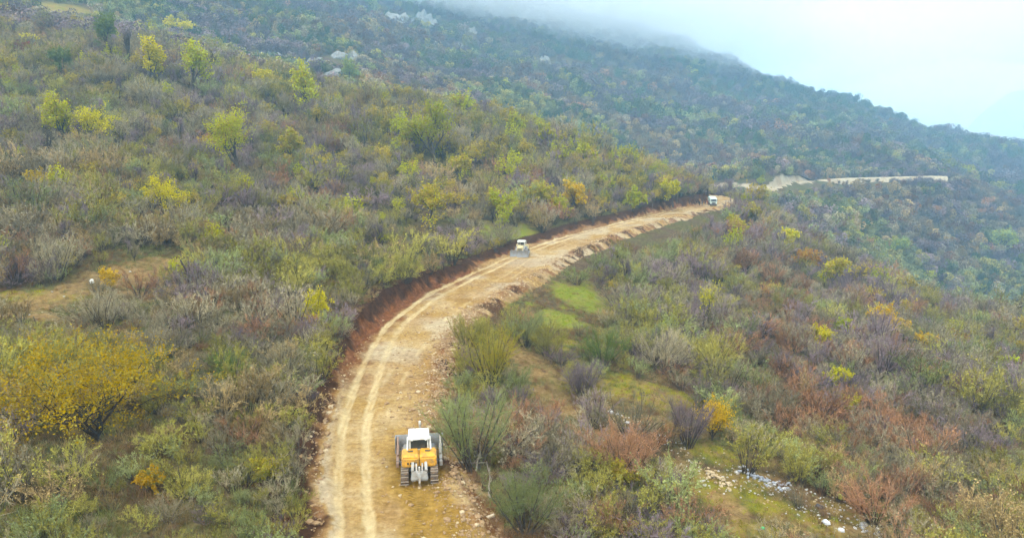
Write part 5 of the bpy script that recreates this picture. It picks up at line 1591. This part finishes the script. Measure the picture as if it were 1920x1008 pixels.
# ------------------------------------------------------------------ posts, log, torn branches
M_WOOD = rock_mat('weathered_wood', (0.13, 0.10, 0.07), (0.22, 0.17, 0.12), (0.06, 0.045, 0.035))
M_LOG = rock_mat('peeled_wood', (0.62, 0.52, 0.36), (0.74, 0.65, 0.48), (0.42, 0.32, 0.20))
M_BARK = rock_mat('pale_bark', (0.42, 0.36, 0.28), (0.52, 0.46, 0.37), (0.24, 0.19, 0.14))
def stake(px, py, hp, lab, lean, r_=0.06):
    g = ground_at(px, py); dep = project(*g)[2]; h_ = hp * dep / FPX
    gg = Geo()
    gg.tube([(0, 0, -0.3), (lean * 0.4, 0, h_ * 0.5), (lean, 0, h_)], [r_, r_ * 0.9, r_ * 0.7], 7)
    gg.add([(lean + r_ * 0.7 * math.cos(a), r_ * 0.7 * math.sin(a), h_) for a in np.linspace(0, 6.283, 7, endpoint=False)] + [(lean, 0, h_ + 0.02)], np.array([[i, (i + 1) % 7, 7] for i in range(7)]))
    return add_obj('wooden_post', gg.mesh('post', M_WOOD), loc=g, label=lab, category='post')
stake(199, 588, 36, 'thin dark post at the lower rim of the left track', -0.12)
stake(76, 632, 40, 'leaning grey post at the left edge below the left track', -0.5)
stake(240, 552, 38, 'slim bare pole at the upper right of the left track', -0.25, 0.035)
stake(834, 690, 19, 'small dark stake on the pale soil at the outer road edge', 0.18, 0.07)
g = ground_at(917, 974)
def log_mesh():
    gg = Geo()
    th = np.linspace(0, 6.283, 12, endpoint=False)
    gg.tube([(-0.42, 0, 0), (-0.1, 0, 0.01), (0.42, 0, 0)], [0.15, 0.145, 0.14], 12)
    for x in (-0.42, 0.42):
        gg.add([(x, 0.142 * math.cos(a), 0.142 * math.sin(a)) for a in th] + [(x * 1.02, 0, 0)], np.array([[i, (i + 1) % 12, 12] for i in range(12)]))
    return gg.mesh('log', M_LOG)
add_obj('cut_log', log_mesh(), loc=(g[0], g[1], g[2] + 0.22), rot=(0.1, -0.15, 0.45), label='short pale cut log lying on the dark soil at the bottom', category='log')
def torn_branch(seed, L):
    rg = np.random.default_rng(seed)
    gg = Geo()
    P = np.array([[0, 0, 0], [0.35, 0.03, 0.05], [0.7, -0.02, 0.12], [1, 0.05, 0.16]]) * L
    gg.tube(P, [0.045, 0.036, 0.025, 0.010], 5)
    for k in range(5):
        t_ = rg.uniform(0.25, 0.95)
        p = np.array([np.interp(t_, [0, 0.35, 0.7, 1], P[:, c_]) for c_ in range(3)])
        d = unit(np.array([0.8, rg.normal() * 0.6, abs(rg.normal()) * 0.5])) * L * rg.uniform(0.2, 0.45)
        gg.tube([p, p + d * 0.5 + rg.normal(size=3) * 0.03, p + d], [0.020, 0.014, 0.005], 4)
    return gg.mesh('branch', M_BARK)
BRM = [torn_branch(5000 + i, 1.0) for i in range(4)]
def branch(px, py, L, rz, lab, grp=None, tilt=0.1, z=None):
    g = at_z(px, py, z) if z is not None else ground_at(px, py)
    return add_obj('torn_branch', random.choice(BRM), loc=(g[0], g[1], g[2] + 0.12), rot=(0, -tilt, rz), scale=L, label=lab, category='branch', group=grp)
branch(858, 868, 2.6, -0.75, 'long pale uprooted branch right of the large bulldozer')
branch(840, 850, 1.8, 2.2, 'pale torn branch against the right side of the large bulldozer', tilt=0.5)
branch(893, 885, 2.2, 1.2, 'slender pale branch rising from the dark soil heap', tilt=0.9)
branch(918, 935, 2.2, 1.6, 'pale branch standing out of the dark soil above the cut log', tilt=1.1)
branch(876, 945, 1.2, 0.6, 'short pale stick on the dark soil left of the cut log')
branch(940, 965, 1.8, 0.2, 'pale branch on the soil right of the cut log')
branch(905, 958, 1.5, 2.4, 'thin pale stick crossing the dark soil just above the cut log')
for k, (a, b) in enumerate([(628, 640), (636, 628), (622, 650)]):
    branch(a, b, 1.7, 2.0 + k * 0.6, 'pale torn roots hanging on the red cut bank', 'torn roots on the cut bank', tilt=-0.3)

# ------------------------------------------------------------------ clods and gravel along the road
rng = np.random.default_rng(77)
N = 12000
s = rng.uniform(25, 250, N) ** 1.0
s = np.where(rng.uniform(size=N) < 0.5, rng.uniform(28, 110, N), s)
uu = np.where(rng.uniform(size=N) < 0.75, rng.normal(5.6, 1.3, N), np.where(rng.uniform(size=N) < 0.55, rng.normal(-4.7, 0.7, N), rng.uniform(-4, 6, N)))
T = np.gradient(ROAD, axis=0); T /= np.linalg.norm(T, axis=1)[:, None]
lx = np.interp(s, ROAD_S, ROAD[:, 0]); ly = np.interp(s, ROAD_S, ROAD[:, 1]); tx = np.interp(s, ROAD_S, T[:, 0]); ty = np.interp(s, ROAD_S, T[:, 1])
CX = lx + ty * uu; CY = ly - tx * uu
keep = (np.abs(signed_dist(RUT, RUT_S, CX, CY, 20)[0]) > 2.0) & (np.hypot(CX - DOZ_POS.x, CY - DOZ_POS.y) > 2.6)
# read the built surface
dg_ = bpy.context.evaluated_depsgraph_get()
from mathutils.bvhtree import BVHTree
vv = np.empty(len(near.data.vertices) * 3, np.float32); near.data.vertices.foreach_get('co', vv)
ff = np.empty(len(near.data.polygons) * 4, np.int32); near.data.loops.foreach_get('vertex_index', ff)
bvh = BVHTree.FromPolygons(vv.reshape(-1, 3).tolist(), ff.reshape(-1, 4).tolist())
pts = []
for x, y in zip(CX[keep], CY[keep]):
    h = bvh.ray_cast(Vector((x, y, 30)), Vector((0, 0, -1)))
    if h[0] is not None: pts.append((x, y, h[0].z + 0.01))
pts = np.array(pts)
cl = []
for i in range(4):
    mm = stone_mesh(4101 + i * 2, M_CLOD, 0.7)
    cl.append(bpy.data.objects.new('clod', mm))
for i in range(2):
    cl.append(bpy.data.objects.new('clod', stone_mesh(4201 + i * 2, M_STT, 0.7)))
mass('rubble', cl, pts, rng.uniform(0, 6.28, len(pts)), np.clip(rng.lognormal(-1.8, 0.6, len(pts)), 0.06, 0.75), np.where(rng.uniform(size=len(pts)) < 0.86, rng.integers(0, 4, len(pts)), rng.integers(4, 6, len(pts))), 'loose clods and gravel along both road edges', 'rubble')

# pale scraps of rubbish too small to count
scr = []
for k in range(420):
    t_ = random.random()
    if k < 260: px, py = 1285 + 340 * t_ + random.gauss(0, 24), 868 + 112 * t_ + random.gauss(0, 16)
    else: px, py = 1150 + 130 * t_ + random.gauss(0, 12), 778 + 58 * t_ + random.gauss(0, 8)
    scr.append((px, py))
sp_ = []
for px, py in scr:                                   # walk the ray down to the slope
    t_ = np.linspace(45, 140, 500); a, dy, dz = pix_dir(px, py)
    h = hgrid(a * t_, dy * t_); i = int(np.argmax(CAMZ + dz * t_ < h))
    sp_.append((a * t_[i], dy * t_[i], h[i] + 0.03))
scm = [bpy.data.objects.new('scrap', m_) for m_ in STM['w'][:2] + STM['t'][:1]]
mass('litter', scm, np.array(sp_), rng.uniform(0, 6.28, len(sp_)), rng.uniform(0.09, 0.30, len(sp_)), rng.integers(0, 3, len(sp_)), 'small pale scraps strewn over the grass clearing', 'litter')
# ------------------------------------------------------------------ the air
ZTOP = float(max(GZ.max(), 470)) + 20
print('top', ZTOP)
def haze():
    t = NT('haze_air')
    v = t.n('ShaderNodeVolumePrincipled')
    v.inputs['Color'].default_value = (0.43, 0.75, 1.0, 1)
    v.inputs['Density'].default_value = 0.00038
    v.inputs['Anisotropy'].default_value = 0.0
    t.m.cycles.homogeneous_volume = True
    t.l(v.outputs[0], t.out.inputs['Volume'])
    x0, x1, y0, y1, z0, z1 = -1300, 2750, -350, 3450, -420, ZTOP
    V = [(x, y, z) for z in (z0, z1) for y in (y0, y1) for x in (x0, x1)]
    Fq = [(0, 2, 3, 1), (4, 5, 7, 6), (0, 1, 5, 4), (2, 6, 7, 3), (0, 4, 6, 2), (1, 3, 7, 5)]
    add_obj('haze', mesh_np('haze', np.array(V, float), np.array(Fq), [t.m]), kind='stuff')
haze()

# the low cloud that swallows the top of the mountain
def mist(px, py, Y, rx, ry, rz, dens, lab):
    t = NT('mist_air')
    v = t.n('ShaderNodeVolumePrincipled')
    v.inputs['Color'].default_value = (0.985, 0.998, 1.0, 1)
    v.inputs['Density'].default_value = dens
    t.m.cycles.homogeneous_volume = True
    t.l(v.outputs[0], t.out.inputs['Volume'])
    bm = bmesh.new()
    bmesh.ops.create_icosphere(bm, subdivisions=4, radius=1.0)
    co = np.array([v_.co[:] for v_ in bm.verts])
    k = 1 + 0.16 * fbm(co[:, 0] * 2.3 + px, co[:, 1] * 2.3 + co[:, 2] * 3.1, 3, int(px))
    for v_, kk in zip(bm.verts, k):
        v_.co = Vector((v_.co.x * rx * kk, v_.co.y * ry * kk, v_.co.z * rz * kk))
    for f in bm.faces: f.smooth = True
    me_ = bpy.data.meshes.new('mist'); bm.to_mesh(me_); bm.free()
    me_.materials.append(t.m)
    add_obj('mist', me_, loc=at_y(px, py, Y), kind='stuff', label=lab, category='mist')
mist(1120, 20, 1250, 340, 250, 74, 0.0032, 'low cloud hugging the mountain shoulder')
mist(1050, -55, 1300, 480, 300, 112, 0.0045, 'thick low cloud over the mountain top')
mist(1310, 65, 1250, 300, 260, 66, 0.0020, 'thin cloud trailing along the ridge')
mist(1480, 115, 1280, 280, 240, 50, 0.0013, 'faint wisp of cloud low on the ridge')
mist(900, -65, 1200, 300, 200, 80, 0.0036, 'cloud at the left of the mountain top')
mist(1860, 215, 1900, 420, 220, 130, 0.0030, 'bank of mist in front of the distant hill')
